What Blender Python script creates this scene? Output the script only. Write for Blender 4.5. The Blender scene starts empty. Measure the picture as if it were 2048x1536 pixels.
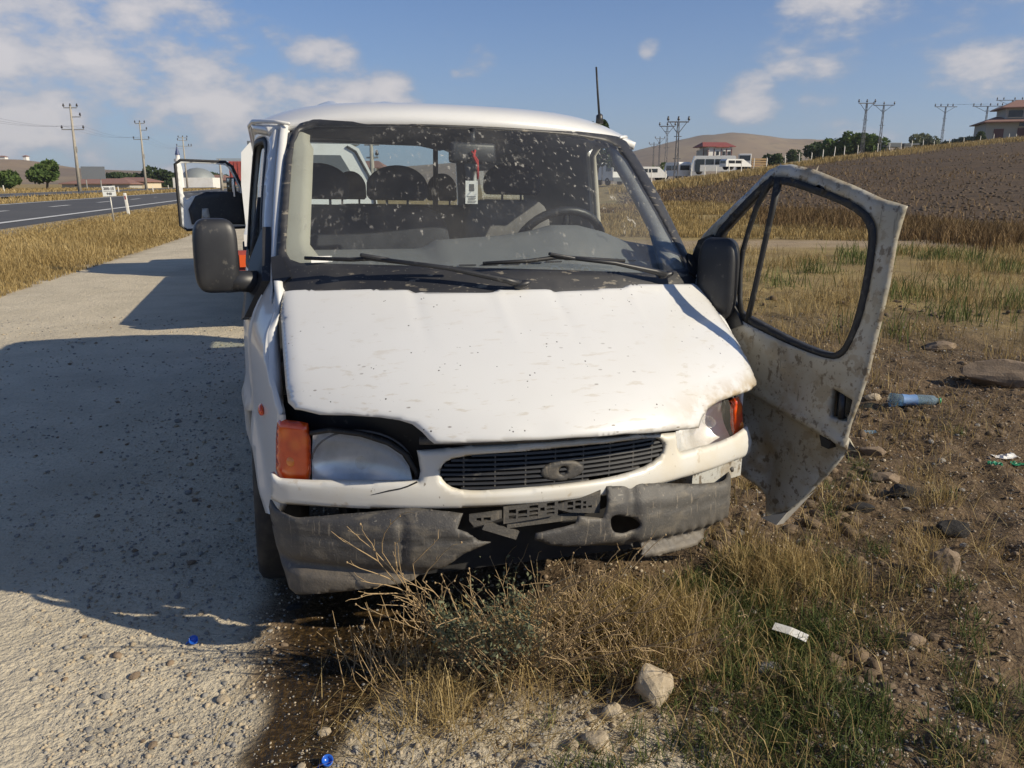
import bpy, bmesh, math, random
import numpy as np
from mathutils import Vector, Matrix
from mathutils.geometry import delaunay_2d_cdt
random.seed(7); RNG = np.random.default_rng(7)
sc = bpy.context.scene; COL = sc.collection

# ------------------------------------------------------------------ camera, sky, sun, exposure
CAM_H, PITCH, FPX = 1.5675, math.radians(14.30), 1573.0
cam = bpy.data.cameras.new('camera'); cam.sensor_width = 36.0; cam.lens = 36.0 * FPX / 2048.0
cam.clip_start = 0.05; cam.clip_end = 9000
camo = bpy.data.objects.new('camera', cam); COL.objects.link(camo)
camo.location = (0, 0, CAM_H); camo.rotation_euler = (math.pi / 2 - PITCH, 0, 0); sc.camera = camo

SUN_EL = math.radians(29.3); SUN_DIR = Vector((1.553, -0.617, 0)).normalized()      # horizontal direction towards the sun
SUN_AZ = math.atan2(SUN_DIR.x, SUN_DIR.y)                                         # clockwise from +Y
sun = bpy.data.lights.new('sun', 'SUN'); sun.energy = 4.3; sun.angle = math.radians(0.53); sun.color = (1.0, 0.885, 0.69)
suno = bpy.data.objects.new('sun', sun); COL.objects.link(suno)
tosun = Vector((math.sin(SUN_AZ) * math.cos(SUN_EL), math.cos(SUN_AZ) * math.cos(SUN_EL), math.sin(SUN_EL)))
suno.rotation_euler = tosun.to_track_quat('Z', 'Y').to_euler(); suno.location = tosun * 50

world = bpy.data.worlds.new('World'); sc.world = world; world.use_nodes = True
def build_world():
    nt = world.node_tree; nt.nodes.clear(); N = nt.nodes.new; L = nt.links.new
    out = N('ShaderNodeOutputWorld'); bg = N('ShaderNodeBackground'); bg.inputs[1].default_value = 0.120
    L(bg.outputs[0], out.inputs[0])
    sky = N('ShaderNodeTexSky'); sky.sky_type = 'NISHITA'; sky.sun_disc = False
    sky.sun_elevation = SUN_EL; sky.sun_rotation = SUN_AZ; sky.air_density = 1.0; sky.dust_density = 1.0; sky.ozone_density = 2.6; sky.altitude = 900
    tc = N('ShaderNodeTexCoord')
    def vmath(op, a, b=None):
        n = N('ShaderNodeVectorMath'); n.operation = op
        for i, q in enumerate((a, b)):
            if q is None: continue
            if isinstance(q, tuple): n.inputs[i].default_value = q
            else: L(q, n.inputs[i])
        return n.outputs['Value'] if op in ('DOT_PRODUCT', 'LENGTH', 'DISTANCE') else n.outputs[0]
    def m(op, a, b=0.0, clamp=False):
        n = N('ShaderNodeMath'); n.operation = op; n.use_clamp = clamp
        for i, q in enumerate((a, b)):
            if isinstance(q, (int, float)): n.inputs[i].default_value = q
            else: L(q, n.inputs[i])
        return n.outputs[0]
    d = vmath('NORMALIZE', tc.outputs['Generated'])
    sep = N('ShaderNodeSeparateXYZ'); L(d, sep.inputs[0])
    # lumpy cloud detail, flattened towards the horizon
    st = vmath('MULTIPLY', d, (1.0, 1.0, 2.1))
    nz = N('ShaderNodeTexNoise'); nz.inputs['Scale'].default_value = 8.5; nz.inputs['Detail'].default_value = 12; nz.inputs['Roughness'].default_value = 0.58
    L(st, nz.inputs['Vector'])
    nz2 = N('ShaderNodeTexNoise'); nz2.inputs['Scale'].default_value = 2.3; nz2.inputs['Detail'].default_value = 3
    off = vmath('ADD', st, (3.1, 1.7, 0.4)); L(off, nz2.inputs['Vector'])
    # cloud banks: (px, py, radius, weight) directions as seen from the verge
    c, s = math.cos(PITCH), math.sin(PITCH)
    banks = [(60, 100, .20, .30), (250, 70, .17, .25), (440, 110, .10, .20), (300, 105, .08, .12), (430, 185, .075, .30), (640, 180, .06, .30), (560, 185, .055, .24), (190, 160, .09, .18), (60, 250, .18, .17), (300, 260, .17, .15),
             (760, 200, .045, .16), (900, 85, .020, .19), (950, 125, .028, .17), (1660, 40, .075, .25), (1850, 90, .16, .16), (1990, 60, .14, .17), (1500, 215, .04, .2), (1660, 215, .05, .15), (1300, 95, .013, .17), (1720, 140, .07, .10), (1940, 150, .12, .08)]
    acc = None
    for (x, y, rad, wgt) in banks:
        X = (x - 1024) / FPX; V = (768 - y) / FPX
        v = Vector((X, c + V * s, -s + V * c)).normalized()
        dist = vmath('DISTANCE', d, tuple(v))
        q = m('DIVIDE', dist, rad * 1.3); q = m('MULTIPLY', q, q); q = m('SUBTRACT', 1.0, q, True); q = m('MULTIPLY', q, wgt)
        acc = q if acc is None else m('MAXIMUM', acc, q)
    # outside the view the same broken cumulus goes on at random
    side = m('MULTIPLY', m('SUBTRACT', nz2.outputs[0], 0.50, True), 1.1)
    back = m('MULTIPLY', m('SUBTRACT', 0.55, sep.outputs['Y'], True), 1.8, True)
    acc = m('MAXIMUM', acc, m('MULTIPLY', side, back))
    cov = m('ADD', nz.outputs[0], acc)
    mr = N('ShaderNodeMapRange'); mr.interpolation_type = 'SMOOTHSTEP'; L(cov, mr.inputs[0]); mr.inputs[1].default_value = 0.575; mr.inputs[2].default_value = 0.77
    gate = m('MULTIPLY', mr.outputs[0], m('MULTIPLY', acc, 14.0, True))
    gate = m('MULTIPLY', gate, 0.86)
    # thicker cores are whiter, thin edges greyer
    cr = N('ShaderNodeMapRange'); L(cov, cr.inputs[0]); cr.inputs[1].default_value = 0.63; cr.inputs[2].default_value = 0.84
    cc = N('ShaderNodeMix'); cc.data_type = 'RGBA'; L(cr.outputs[0], cc.inputs[0])
    cc.inputs[6].default_value = (2.25, 2.45, 2.95, 1); cc.inputs[7].default_value = (4.5, 4.2, 4.1, 1)
    # pale dusty band over the horizon (part of the air, all round)
    el = m('ABSOLUTE', sep.outputs['Z'])
    hz = m('POWER', m('SUBTRACT', 1.0, m('MULTIPLY', el, 2.6, True), True), 2.2)
    hm = N('ShaderNodeMix'); hm.data_type = 'RGBA'; L(m('MULTIPLY', hz, 0.62), hm.inputs[0]); tint = N('ShaderNodeMix'); tint.data_type = 'RGBA'; tint.blend_type = 'MULTIPLY'; tint.inputs[0].default_value = 1.0; L(sky.outputs[0], tint.inputs[6]); tint.inputs[7].default_value = (.44, .535, .68, 1)   # polluted summer air
    L(tint.outputs[2], hm.inputs[6]); hm.inputs[7].default_value = (1.95, 2.25, 2.95, 1)
    mix = N('ShaderNodeMix'); mix.data_type = 'RGBA'; L(gate, mix.inputs[0]); L(hm.outputs[2], mix.inputs[6]); L(cc.outputs[2], mix.inputs[7])
    L(mix.outputs[2], bg.inputs[0])
build_world()
sc.view_settings.view_transform = 'Standard'; sc.view_settings.look = 'None'; sc.view_settings.exposure = 0.42; sc.view_settings.gamma = 1.0
sc.view_settings.use_curve_mapping = False
sc.cycles.max_bounces = 8; sc.cycles.transparent_max_bounces = 12; sc.cycles.sample_clamp_indirect = 6.0
sc.cycles.caustics_reflective = False; sc.cycles.caustics_refractive = False

# ------------------------------------------------------------------ helpers
def sight(px, py, Y):
    """Point at forward distance Y (metres) on the line of sight surveyed at (px, py) of the photograph."""
    X = (px - 1024) / FPX; V = (768 - py) / FPX; c, s = math.cos(PITCH), math.sin(PITCH)
    d = Vector((X, c + V * s, -s + V * c)); return Vector((0, 0, CAM_H)) + d * (Y / d.y)
def link(o, parent=None):
    COL.objects.link(o)
    if parent is not None: o.parent = parent
    return o
def tag(o, label, cat, group=None):
    o['label'] = label; o['category'] = cat
    if group: o['group'] = group
    return o
def kind(o, k): o['kind'] = k; return o
def empty(name, loc=(0, 0, 0), rz=0.0, parent=None):
    o = bpy.data.objects.new(name, None); o.empty_display_size = 0.1; link(o, parent); o.location = loc; o.rotation_euler = (0, 0, rz); return o
class MB:
    """collects shapes and links them as one mesh"""
    def __init__(s): s.v = []; s.f = []
    def add(s, vs, fs):
        b = len(s.v); s.v += [tuple(q) for q in vs]; s.f += [tuple(b + i for i in f) for f in fs]; return s
    def box(s, c, h, rot=None, bev=0.0):
        if bev > 0:
            bm = bmesh.new(); bmesh.ops.create_cube(bm, size=2); bmesh.ops.scale(bm, vec=h, verts=bm.verts)
            bmesh.ops.bevel(bm, geom=bm.edges[:], offset=bev, segments=2, affect='EDGES', profile=.6)
            bm.verts.index_update(); vs = [q.co.copy() for q in bm.verts]; fs = [[q.index for q in f.verts] for f in bm.faces]; bm.free()
        else:
            vs = [Vector((x * h[0], y * h[1], z * h[2])) for x in (-1, 1) for y in (-1, 1) for z in (-1, 1)]
            fs = [(0, 1, 3, 2), (4, 6, 7, 5), (0, 4, 5, 1), (2, 3, 7, 6), (0, 2, 6, 4), (1, 5, 7, 3)]
        if rot is not None: vs = [rot @ q for q in vs]
        return s.add([q + Vector(c) for q in vs], fs)
    def tube(s, pts, r, n=8, cap=True):
        pts = [Vector(q) for q in pts]; rr = r if isinstance(r, (list, tuple)) else [r] * len(pts)
        vs = []; fs = []; prev = None
        for i, p in enumerate(pts):
            t = (pts[min(i + 1, len(pts) - 1)] - pts[max(i - 1, 0)])
            if t.length < 1e-9: t = Vector((0, 0, 1))
            t.normalize()
            a = prev if prev is not None else (Vector((0, 0, 1)) if abs(t.z) < .9 else Vector((1, 0, 0)))
            a = (a - t * a.dot(t)); a = a.normalized() if a.length > 1e-6 else t.orthogonal().normalized(); prev = a; b = t.cross(a)
            for k in range(n):
                g = 2 * math.pi * k / n; vs.append(p + (a * math.cos(g) + b * math.sin(g)) * rr[i])
        for i in range(len(pts) - 1):
            for k in range(n): fs.append((i * n + k, i * n + (k + 1) % n, (i + 1) * n + (k + 1) % n, (i + 1) * n + k))
        if cap: fs.append(tuple(range(n - 1, -1, -1))); fs.append(tuple((len(pts) - 1) * n + k for k in range(n)))
        return s.add(vs, fs)
    def ellipsoid(s, c, h, e=1.0, nu=20, nv=12, rot=None, e2=None):
        e2 = e if e2 is None else e2
        sg = lambda x, p: math.copysign(abs(x) ** p, x)
        vs = []; fs = []
        for j in range(nv + 1):
            a = -math.pi / 2 + math.pi * j / nv
            for i in range(nu):
                g = 2 * math.pi * i / nu
                q = Vector((h[0] * sg(math.cos(a), e2) * sg(math.cos(g), e), h[1] * sg(math.cos(a), e2) * sg(math.sin(g), e), h[2] * sg(math.sin(a), e2)))
                if rot is not None: q = rot @ q
                vs.append(q + Vector(c))
        for j in range(nv):
            for i in range(nu): fs.append((j * nu + i, j * nu + (i + 1) % nu, (j + 1) * nu + (i + 1) % nu, (j + 1) * nu + i))
        return s.add(vs, fs)
    def lathe(s, prof, c, axis='x', n=32):
        vs = []; fs = []
        for (a, r) in prof:
            for k in range(n):
                g = 2 * math.pi * k / n
                q = {'x': (a, r * math.cos(g), r * math.sin(g)), 'y': (r * math.cos(g), a, r * math.sin(g)), 'z': (r * math.cos(g), r * math.sin(g), a)}[axis]
                vs.append(Vector(q) + Vector(c))
        for i in range(len(prof) - 1):
            for k in range(n): fs.append((i * n + k, i * n + (k + 1) % n, (i + 1) * n + (k + 1) % n, (i + 1) * n + k))
        return s.add(vs, fs)
    def prism(s, poly, a, b):
        """poly: list of 3D points; extruded from offset a to b (vectors)"""
        n = len(poly); A = [Vector(q) + Vector(a) for q in poly]; B = [Vector(q) + Vector(b) for q in poly]
        return s.add(A + B, [tuple(range(n - 1, -1, -1)), tuple(range(n, 2 * n))] + [(i, (i + 1) % n, n + (i + 1) % n, n + i) for i in range(n)])
    def build(s, name, mat, parent=None, smooth=False, fix=True, loc=None):
        me = bpy.data.meshes.new(name); me.from_pydata([tuple(q) for q in s.v], [], s.f)
        if fix:
            bm = bmesh.new(); bm.from_mesh(me); bmesh.ops.recalc_face_normals(bm, faces=bm.faces); bm.to_mesh(me); bm.free()
        if smooth: me.polygons.foreach_set('use_smooth', [True] * len(me.polygons)); 
        if smooth == 'auto': me.set_sharp_from_angle(angle=math.radians(38))
        for q in (mat if isinstance(mat, (list, tuple)) else [mat]): me.materials.append(q)
        me.update(); o = bpy.data.objects.new(name, me); link(o, parent)
        if loc is not None: o.location = loc
        return o
def np_mesh(name, V, F, mat, attrs=None, smooth=False, parent=None):
    """V (n,3) float, F (m,3 or 4) int"""
    me = bpy.data.meshes.new(name); V = np.ascontiguousarray(V, np.float32); F = np.ascontiguousarray(F, np.int32)
    me.vertices.add(len(V)); me.vertices.foreach_set('co', V.ravel()); k = F.shape[1]
    me.loops.add(F.size); me.loops.foreach_set('vertex_index', F.ravel())
    me.polygons.add(len(F)); me.polygons.foreach_set('loop_start', np.arange(0, F.size, k, dtype=np.int32))
    if smooth: me.polygons.foreach_set('use_smooth', np.ones(len(F), bool))
    for an, av in (attrs or {}).items():
        a = me.attributes.new(an, 'FLOAT', 'POINT'); a.data.foreach_set('value', np.ascontiguousarray(av, np.float32))
    me.materials.append(mat); me.update(calc_edges=True); me.validate()
    o = bpy.data.objects.new(name, me); link(o, parent); return o
def hsh(ix, iy, iz=0):
    h = (ix * 374761393 + iy * 668265263 + iz * 1274126177) & 0x7fffffff
    h = ((h ^ (h >> 13)) * 1103515245) & 0x7fffffff
    return ((h ^ (h >> 16)) & 0xffff) / 65535.0
def vnoise(x, y, s=0):
    x = np.asarray(x, float); y = np.asarray(y, float)
    ix = np.floor(x).astype(np.int64); iy = np.floor(y).astype(np.int64); fx = x - ix; fy = y - iy
    fx = fx * fx * (3 - 2 * fx); fy = fy * fy * (3 - 2 * fy)
    a = hsh(ix, iy, s); b = hsh(ix + 1, iy, s); c = hsh(ix, iy + 1, s); d = hsh(ix + 1, iy + 1, s)
    return (a + (b - a) * fx) * (1 - fy) + (c + (d - c) * fx) * fy
def fbm(x, y, s=0, o=4):
    r = 0; a = .5
    for i in range(o): r = r + a * vnoise(x * 2 ** i + 17.3 * i, y * 2 ** i - 9.1 * i, s + i); a *= .5
    return r / (1 - .5 ** o)
def sstep(a, b, x): t = np.clip((x - a) / (b - a), 0, 1); return t * t * (3 - 2 * t)

# ------------------------------------------------------------------ materials
def rgba(c): return (c[0], c[1], c[2], 1)
def new_mat(name):
    m = bpy.data.materials.new(name); m.use_nodes = True; nt = m.node_tree; b = nt.nodes['Principled BSDF']; return m, nt, b
def layer_fac(nt, vec, kind_, scale, lo, hi, amount=1.0, detail=4, stretch=None, invert=False, off=0.0):
    N = nt.nodes.new; L = nt.links.new
    mp = N('ShaderNodeMapping'); mp.inputs['Scale'].default_value = stretch or (1, 1, 1); mp.inputs['Location'].default_value = (off, off * .7, off * .3); L(vec, mp.inputs[0])
    if kind_ == 'voronoi':
        t = N('ShaderNodeTexVoronoi'); t.inputs['Scale'].default_value = scale; L(mp.outputs[0], t.inputs['Vector']); o = t.outputs['Distance']
    else:
        t = N('ShaderNodeTexNoise'); t.inputs['Scale'].default_value = scale; t.inputs['Detail'].default_value = detail; t.inputs['Roughness'].default_value = .6; L(mp.outputs[0], t.inputs['Vector']); o = t.outputs[0]
    mr = N('ShaderNodeMapRange'); mr.interpolation_type = 'SMOOTHSTEP'; L(o, mr.inputs[0]); mr.inputs[1].default_value = lo; mr.inputs[2].default_value = hi
    mr.inputs[3].default_value = amount if invert else 0.0; mr.inputs[4].default_value = 0.0 if invert else amount
    return mr.outputs[0]
def mixc(nt, fac, a, b):
    n = nt.nodes.new('ShaderNodeMix'); n.data_type = 'RGBA'
    if isinstance(fac, (int, float)): n.inputs[0].default_value = fac
    else: nt.links.new(fac, n.inputs[0])
    for i, q in ((6, a), (7, b)):
        if isinstance(q, tuple): n.inputs[i].default_value = rgba(q)
        else: nt.links.new(q, n.inputs[i])
    return n.outputs[2]
def mulf(nt, a, b, op='MULTIPLY', clamp=False):
    n = nt.nodes.new('ShaderNodeMath'); n.operation = op; n.use_clamp = clamp
    for i, q in enumerate((a, b)):
        if isinstance(q, (int, float)): n.inputs[i].default_value = q
        else: nt.links.new(q, n.inputs[i])
    return n.outputs[0]
def add_bump(nt, b, h, strength=.3, dist=.01):
    n = nt.nodes.new('ShaderNodeBump'); n.inputs['Strength'].default_value = strength; n.inputs['Distance'].default_value = dist
    nt.links.new(h, n.inputs['Height']); nt.links.new(n.outputs[0], b.inputs['Normal'])
def pmat(name, col, rough=.5, metal=0.0, layers=(), bump=None, coat=0.0, spec=.5, rough_var=0.0, alpha=None, trans=0.0, coord='Object'):
    """layers: (kind, scale, lo, hi, colour, amount[, stretch[, invert]])"""
    m, nt, b = new_mat(name); tc = nt.nodes.new('ShaderNodeTexCoord'); vec = tc.outputs[coord]
    cur = tuple(col); k = 0
    for ly in layers:
        st = ly[6] if len(ly) > 6 else None; inv = ly[7] if len(ly) > 7 else False; k += 1
        cur = mixc(nt, layer_fac(nt, vec, ly[0], ly[1], ly[2], ly[3], ly[5], stretch=st, invert=inv, off=3.7 * k), cur, tuple(ly[4]))
    if isinstance(cur, tuple): b.inputs['Base Color'].default_value = rgba(cur)
    else: nt.links.new(cur, b.inputs['Base Color'])
    b.inputs['Roughness'].default_value = rough; b.inputs['Metallic'].default_value = metal; b.inputs['Specular IOR Level'].default_value = spec
    b.inputs['Coat Weight'].default_value = coat; b.inputs['Coat Roughness'].default_value = .08
    if trans: b.inputs['Transmission Weight'].default_value = trans
    if rough_var:
        f = layer_fac(nt, vec, 'noise', 6, .3, .7, rough_var); nt.links.new(mulf(nt, f, rough, 'ADD'), b.inputs['Roughness'])
    if bump: add_bump(nt, b, layer_fac(nt, vec, 'noise', bump[0], .0, 1.0), bump[1], bump[2])
    return m
def glass_mat(name, tint=(.85, .9, .9), dust=None, dust_amt=.0, gloss=1.0, base_dust=0.0):
    m, nt, b = new_mat(name); nt.nodes.remove(b); N = nt.nodes.new; L = nt.links.new
    out = nt.nodes['Material Output']; tr = N('ShaderNodeBsdfTransparent'); tr.inputs[0].default_value = rgba(tint)
    gl = N('ShaderNodeBsdfGlossy'); gl.inputs['Roughness'].default_value = .02; gl.inputs[0].default_value = (gloss, gloss, gloss, 1)
    lw = N('ShaderNodeLayerWeight'); lw.inputs[0].default_value = .5; fr = mulf(nt, mulf(nt, mulf(nt, lw.outputs['Facing'], 5.0, 'POWER'), .94), .045, 'ADD', True)
    ms = N('ShaderNodeMixShader'); L(fr, ms.inputs[0]); L(tr.outputs[0], ms.inputs[1]); L(gl.outputs[0], ms.inputs[2]); cur = ms.outputs[0]
    if dust:
        tc = N('ShaderNodeTexCoord'); vec = tc.outputs['Object']
        df = N('ShaderNodeBsdfDiffuse'); df.inputs[0].default_value = rgba(dust)
        f1 = layer_fac(nt, vec, 'noise', 3.0, .40, .80, .05 * dust_amt, stretch=(1, 1, 1))
        f2 = layer_fac(nt, vec, 'noise', 46, .60, .72, .5 * dust_amt, stretch=(1, .6, .45)); f2 = mulf(nt, f2, layer_fac(nt, vec, 'noise', 2.2, .42, .6, 1.0, off=9))
        f3 = layer_fac(nt, vec, 'voronoi', 82, .08, .19, .17 * dust_amt, stretch=(1.25, .9, .7), invert=True); f3 = mulf(nt, f3, layer_fac(nt, vec, 'noise', 13, .60, .70, 1.0, off=4)); f4 = mulf(nt, layer_fac(nt, vec, 'noise', 24, .56, .74, .30 * dust_amt, stretch=(2.2, 1, .8), off=11), layer_fac(nt, vec, 'noise', 1.8, .45, .62, 1.0, off=13)); f3 = mulf(nt, f3, f4, 'ADD')
        f = mulf(nt, mulf(nt, f1, f2, 'ADD'), mulf(nt, f3, base_dust, 'ADD'), 'ADD', True)
        m2 = N('ShaderNodeMixShader'); L(f, m2.inputs[0]); L(cur, m2.inputs[1]); L(df.outputs[0], m2.inputs[2]); cur = m2.outputs[0]
    L(cur, out.inputs[0]); return m
MAT = {}
SPK = (.10, .085, .065)
MAT['paint'] = pmat('white_paint', (.66, .66, .645), .32, coat=.5, layers=[('noise', 3, .35, .75, (.61, .60, .565), .5), ('noise', 90, .70, .76, (.42, .34, .24), .55, (1, 1, .5)),
    ('voronoi', 34, .055, .10, SPK, .0)])
def hood_paint():
    m, nt, b = new_mat('white_hood_paint'); tc = nt.nodes.new('ShaderNodeTexCoord'); vec = tc.outputs['Object']; col = (.66, .66, .645)
    c = mixc(nt, layer_fac(nt, vec, 'noise', 2.5, .35, .75, .5), col, (.62, .61, .58))
    # insect and tar specks, short sideways smears, denser towards the nose
    sx = nt.nodes.new('ShaderNodeSeparateXYZ'); nt.links.new(vec, sx.inputs[0])
    low = nt.nodes.new('ShaderNodeMapRange'); nt.links.new(sx.outputs['Z'], low.inputs[0]); low.inputs[1].default_value = 1.15; low.inputs[2].default_value = .86; low.inputs[3].default_value = .25; low.inputs[4].default_value = 1.0
    f = mulf(nt, layer_fac(nt, vec, 'voronoi', 30, .08, .14, .9, stretch=(.5, 1, 1.7), invert=True), layer_fac(nt, vec, 'noise', 13, .49, .56, 1.0, off=2))
    c = mixc(nt, mulf(nt, f, low.outputs[0]), c, (.20, .17, .14))
    f = mulf(nt, layer_fac(nt, vec, 'voronoi', 55, .11, .19, 1.0, invert=True, off=6), layer_fac(nt, vec, 'noise', 19, .585, .62, 1.0, off=8)); c = mixc(nt, f, c, (.045, .04, .035))
    # brown splashes round the right lamp
    mx = nt.nodes.new('ShaderNodeMapRange'); nt.links.new(sx.outputs['X'], mx.inputs[0]); mx.inputs[1].default_value = .25; mx.inputs[2].default_value = .62
    mz = nt.nodes.new('ShaderNodeMapRange'); nt.links.new(sx.outputs['Z'], mz.inputs[0]); mz.inputs[1].default_value = .945; mz.inputs[2].default_value = .875
    f = mulf(nt, mulf(nt, mx.outputs[0], mz.outputs[0]), layer_fac(nt, vec, 'noise', 17, .30, .66, .95, off=3)); c = mixc(nt, f, c, (.40, .30, .165))
    f = mulf(nt, layer_fac(nt, vec, 'noise', 30, .57, .70, .75, stretch=(.35, 1, 2), off=5), low.outputs[0]); c = mixc(nt, f, c, (.50, .45, .37))
    nt.links.new(c, b.inputs['Base Color']); b.inputs['Roughness'].default_value = .27; b.inputs['Coat Weight'].default_value = .6; b.inputs['Coat Roughness'].default_value = .12
    return m
MAT['hood'] = hood_paint()
MUD = (.27, .205, .12)
def dirty_paint(name, amt, base=(.46, .46, .43)):
    return pmat(name, base, .42, coat=.2, layers=[('noise', 2.2, .36, .62, (.34, .30, .215), .85 * amt), ('noise', 7, .46, .70, MUD, .8 * amt), ('noise', 13, .56, .62, (.22, .17, .10), .55 * amt), ('noise', 30, .57, .64, (.12, .085, .05), .8 * amt, (1, 1, .7)), ('noise', 75, .60, .68, (.09, .065, .04), .7 * amt),
        ('noise', 24, .64, .70, (.13, .11, .08), .6 * amt, (2.2, 2.2, .25)), ('voronoi', 70, .03, .10, (.12, .10, .07), .5 * amt, None, True)])
MAT['paint_dirty'] = dirty_paint('muddy_white_paint', 1.0)
MAT['paint_splash'] = pmat('splashed_white_paint', (.66, .65, .61), .35, coat=.4, layers=[('noise', 4, .42, .72, (.62, .55, .42), .6), ('noise', 60, .66, .72, (.15, .12, .08), .8, (1, 1, .5)), ('noise', 14, .62, .72, (.40, .31, .19), .55)])
MAT['plastic'] = pmat('weathered_black_plastic', (.045, .044, .046), .6, layers=[('noise', 2.5, .35, .7, (.085, .080, .072), .8), ('noise', 16, .48, .72, (.17, .148, .115), .6, (.5, 1, 1.6)), ('noise', 120, .60, .72, (.26, .235, .19), .35), ('noise', 60, .66, .74, (.30, .28, .24), .5, (.3, 1, 1)), ('noise', 45, .60, .68, (.27, .23, .175), .5, (2, 2, .12)), ('noise', 70, .62, .68, (.02, .02, .02), .5, (.2, 1, 2))], bump=(150, .35, .003))
def dust_sunlit_low(m, z0, z1, col, amt):
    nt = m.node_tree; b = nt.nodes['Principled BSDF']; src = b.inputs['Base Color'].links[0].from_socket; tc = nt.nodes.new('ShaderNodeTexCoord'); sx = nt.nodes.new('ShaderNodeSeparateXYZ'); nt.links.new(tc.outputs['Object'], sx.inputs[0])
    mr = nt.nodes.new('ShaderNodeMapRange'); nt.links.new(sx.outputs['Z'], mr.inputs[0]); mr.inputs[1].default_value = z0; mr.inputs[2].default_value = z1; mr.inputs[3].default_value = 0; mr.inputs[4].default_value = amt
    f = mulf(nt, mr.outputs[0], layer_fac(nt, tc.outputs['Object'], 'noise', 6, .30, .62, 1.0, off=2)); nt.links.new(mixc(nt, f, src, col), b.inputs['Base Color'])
dust_sunlit_low(MAT['plastic'], .47, .34, (.155, .130, .098), .85)  # lower bumper lip lightened: road dust plus its sunlit tone, put into the colour
MAT['black'] = pmat('black_trim', (.018, .019, .022), .45, layers=[('noise', 30, .60, .70, (.14, .13, .11), .5), ('noise', 6, .4, .7, (.035, .035, .037), .7)])
MAT['cowl'] = pmat('dusty_black_cowl', (.022, .023, .027), .5, layers=[('noise', 5, .4, .7, (.05, .049, .048), .8), ('noise', 26, .60, .66, (.26, .23, .18), .6, (.6, 1, 2)), ('voronoi', 75, .05, .12, (.40, .38, .34), .45, None, True)])
MAT['rubber'] = pmat('black_rubber', (.016, .016, .017), .6, layers=[('noise', 40, .58, .70, (.12, .11, .09), .5)])
MAT['tyre'] = pmat('dusty_tyre_rubber', (.022, .021, .02), .8, layers=[('noise', 9, .4, .7, (.075, .066, .052), .8)])
MAT['steel'] = pmat('grey_steel', (.10, .10, .10), .5, .4, layers=[('noise', 10, .4, .7, (.18, .13, .08), .5)])
MAT['dark'] = pmat('dark_engine_bay', (.012, .012, .014), .7, layers=[('noise', 8, .45, .7, (.035, .033, .03), .8)])
MAT['liner'] = pmat('grey_cabin_lining', (.30, .31, .33), .8, layers=[('noise', 4, .4, .7, (.24, .25, .27), .7)])
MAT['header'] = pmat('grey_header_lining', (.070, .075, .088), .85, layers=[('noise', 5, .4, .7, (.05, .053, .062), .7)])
MAT['dash'] = pmat('grey_dashboard_plastic', (.155, .16, .158), .65, layers=[('noise', 4, .4, .7, (.19, .19, .18), .7)], bump=(140, .1, .001))
MAT['beige'] = pmat('beige_pillar_trim', (.40, .38, .31), .7, layers=[('noise', 6, .4, .7, (.33, .31, .25), .7)])
MAT['greypillar'] = pmat('dusty_grey_pillar', (.22, .22, .215), .6, layers=[('noise', 9, .4, .7, (.13, .13, .13), .8), ('noise', 50, .62, .7, (.45, .43, .38), .6)])
MAT['fabric'] = pmat('dark_seat_fabric', (.045, .048, .058), .95, layers=[('noise', 12, .4, .65, (.030, .033, .042), .8)], bump=(220, .25, .002))
MAT['fabric_grey'] = pmat('grey_seat_fabric', (.13, .13, .128), .95, layers=[('noise', 12, .4, .65, (.10, .10, .10), .8)], bump=(220, .25, .002))
MAT['chrome'] = pmat('lamp_reflector', (.90, .91, .92), .26, .35, layers=[('noise', 9, .4, .7, (.62, .62, .60), .7)])
MAT['orange'] = pmat('orange_indicator_lens', (.80, .085, .010), .18, coat=.8, layers=[('noise', 9, .40, .75, (.50, .03, .008), .8), ('voronoi', 13, .05, .45, (1.0, .24, .03), .55, None, True)])
MAT['bulb'] = pmat('amber_bulb', (.85, .25, .04), .1, coat=.5)
MAT['vgrey_'] = pmat('grey_lamp_seam', (.12, .12, .125), .5)
MAT['glass'] = glass_mat('window_glass', (.80, .86, .86))
MAT['windscreen'] = glass_mat('dusty_windscreen_glass', (.86, .90, .91), (.52, .50, .45), 1.0, base_dust=.04)
MAT['lens'] = glass_mat('headlamp_glass', (.97, .97, .96), (.60, .58, .54), .7, base_dust=.05)
MAT['tint'] = glass_mat('tinted_side_glass', (.42, .47, .48))
MAT['dimglass'] = pmat('dark_window_glass', (.02, .024, .03), .06, spec=.8)
MAT['paper'] = pmat('white_paper', (.74, .73, .69), .8, layers=[('noise', 20, .5, .7, (.6, .58, .53), .5)])
MAT['print'] = pmat('grey_print', (.10, .10, .10), .8)
MAT['red'] = pmat('red_cord', (.42, .035, .03), .8)

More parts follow.
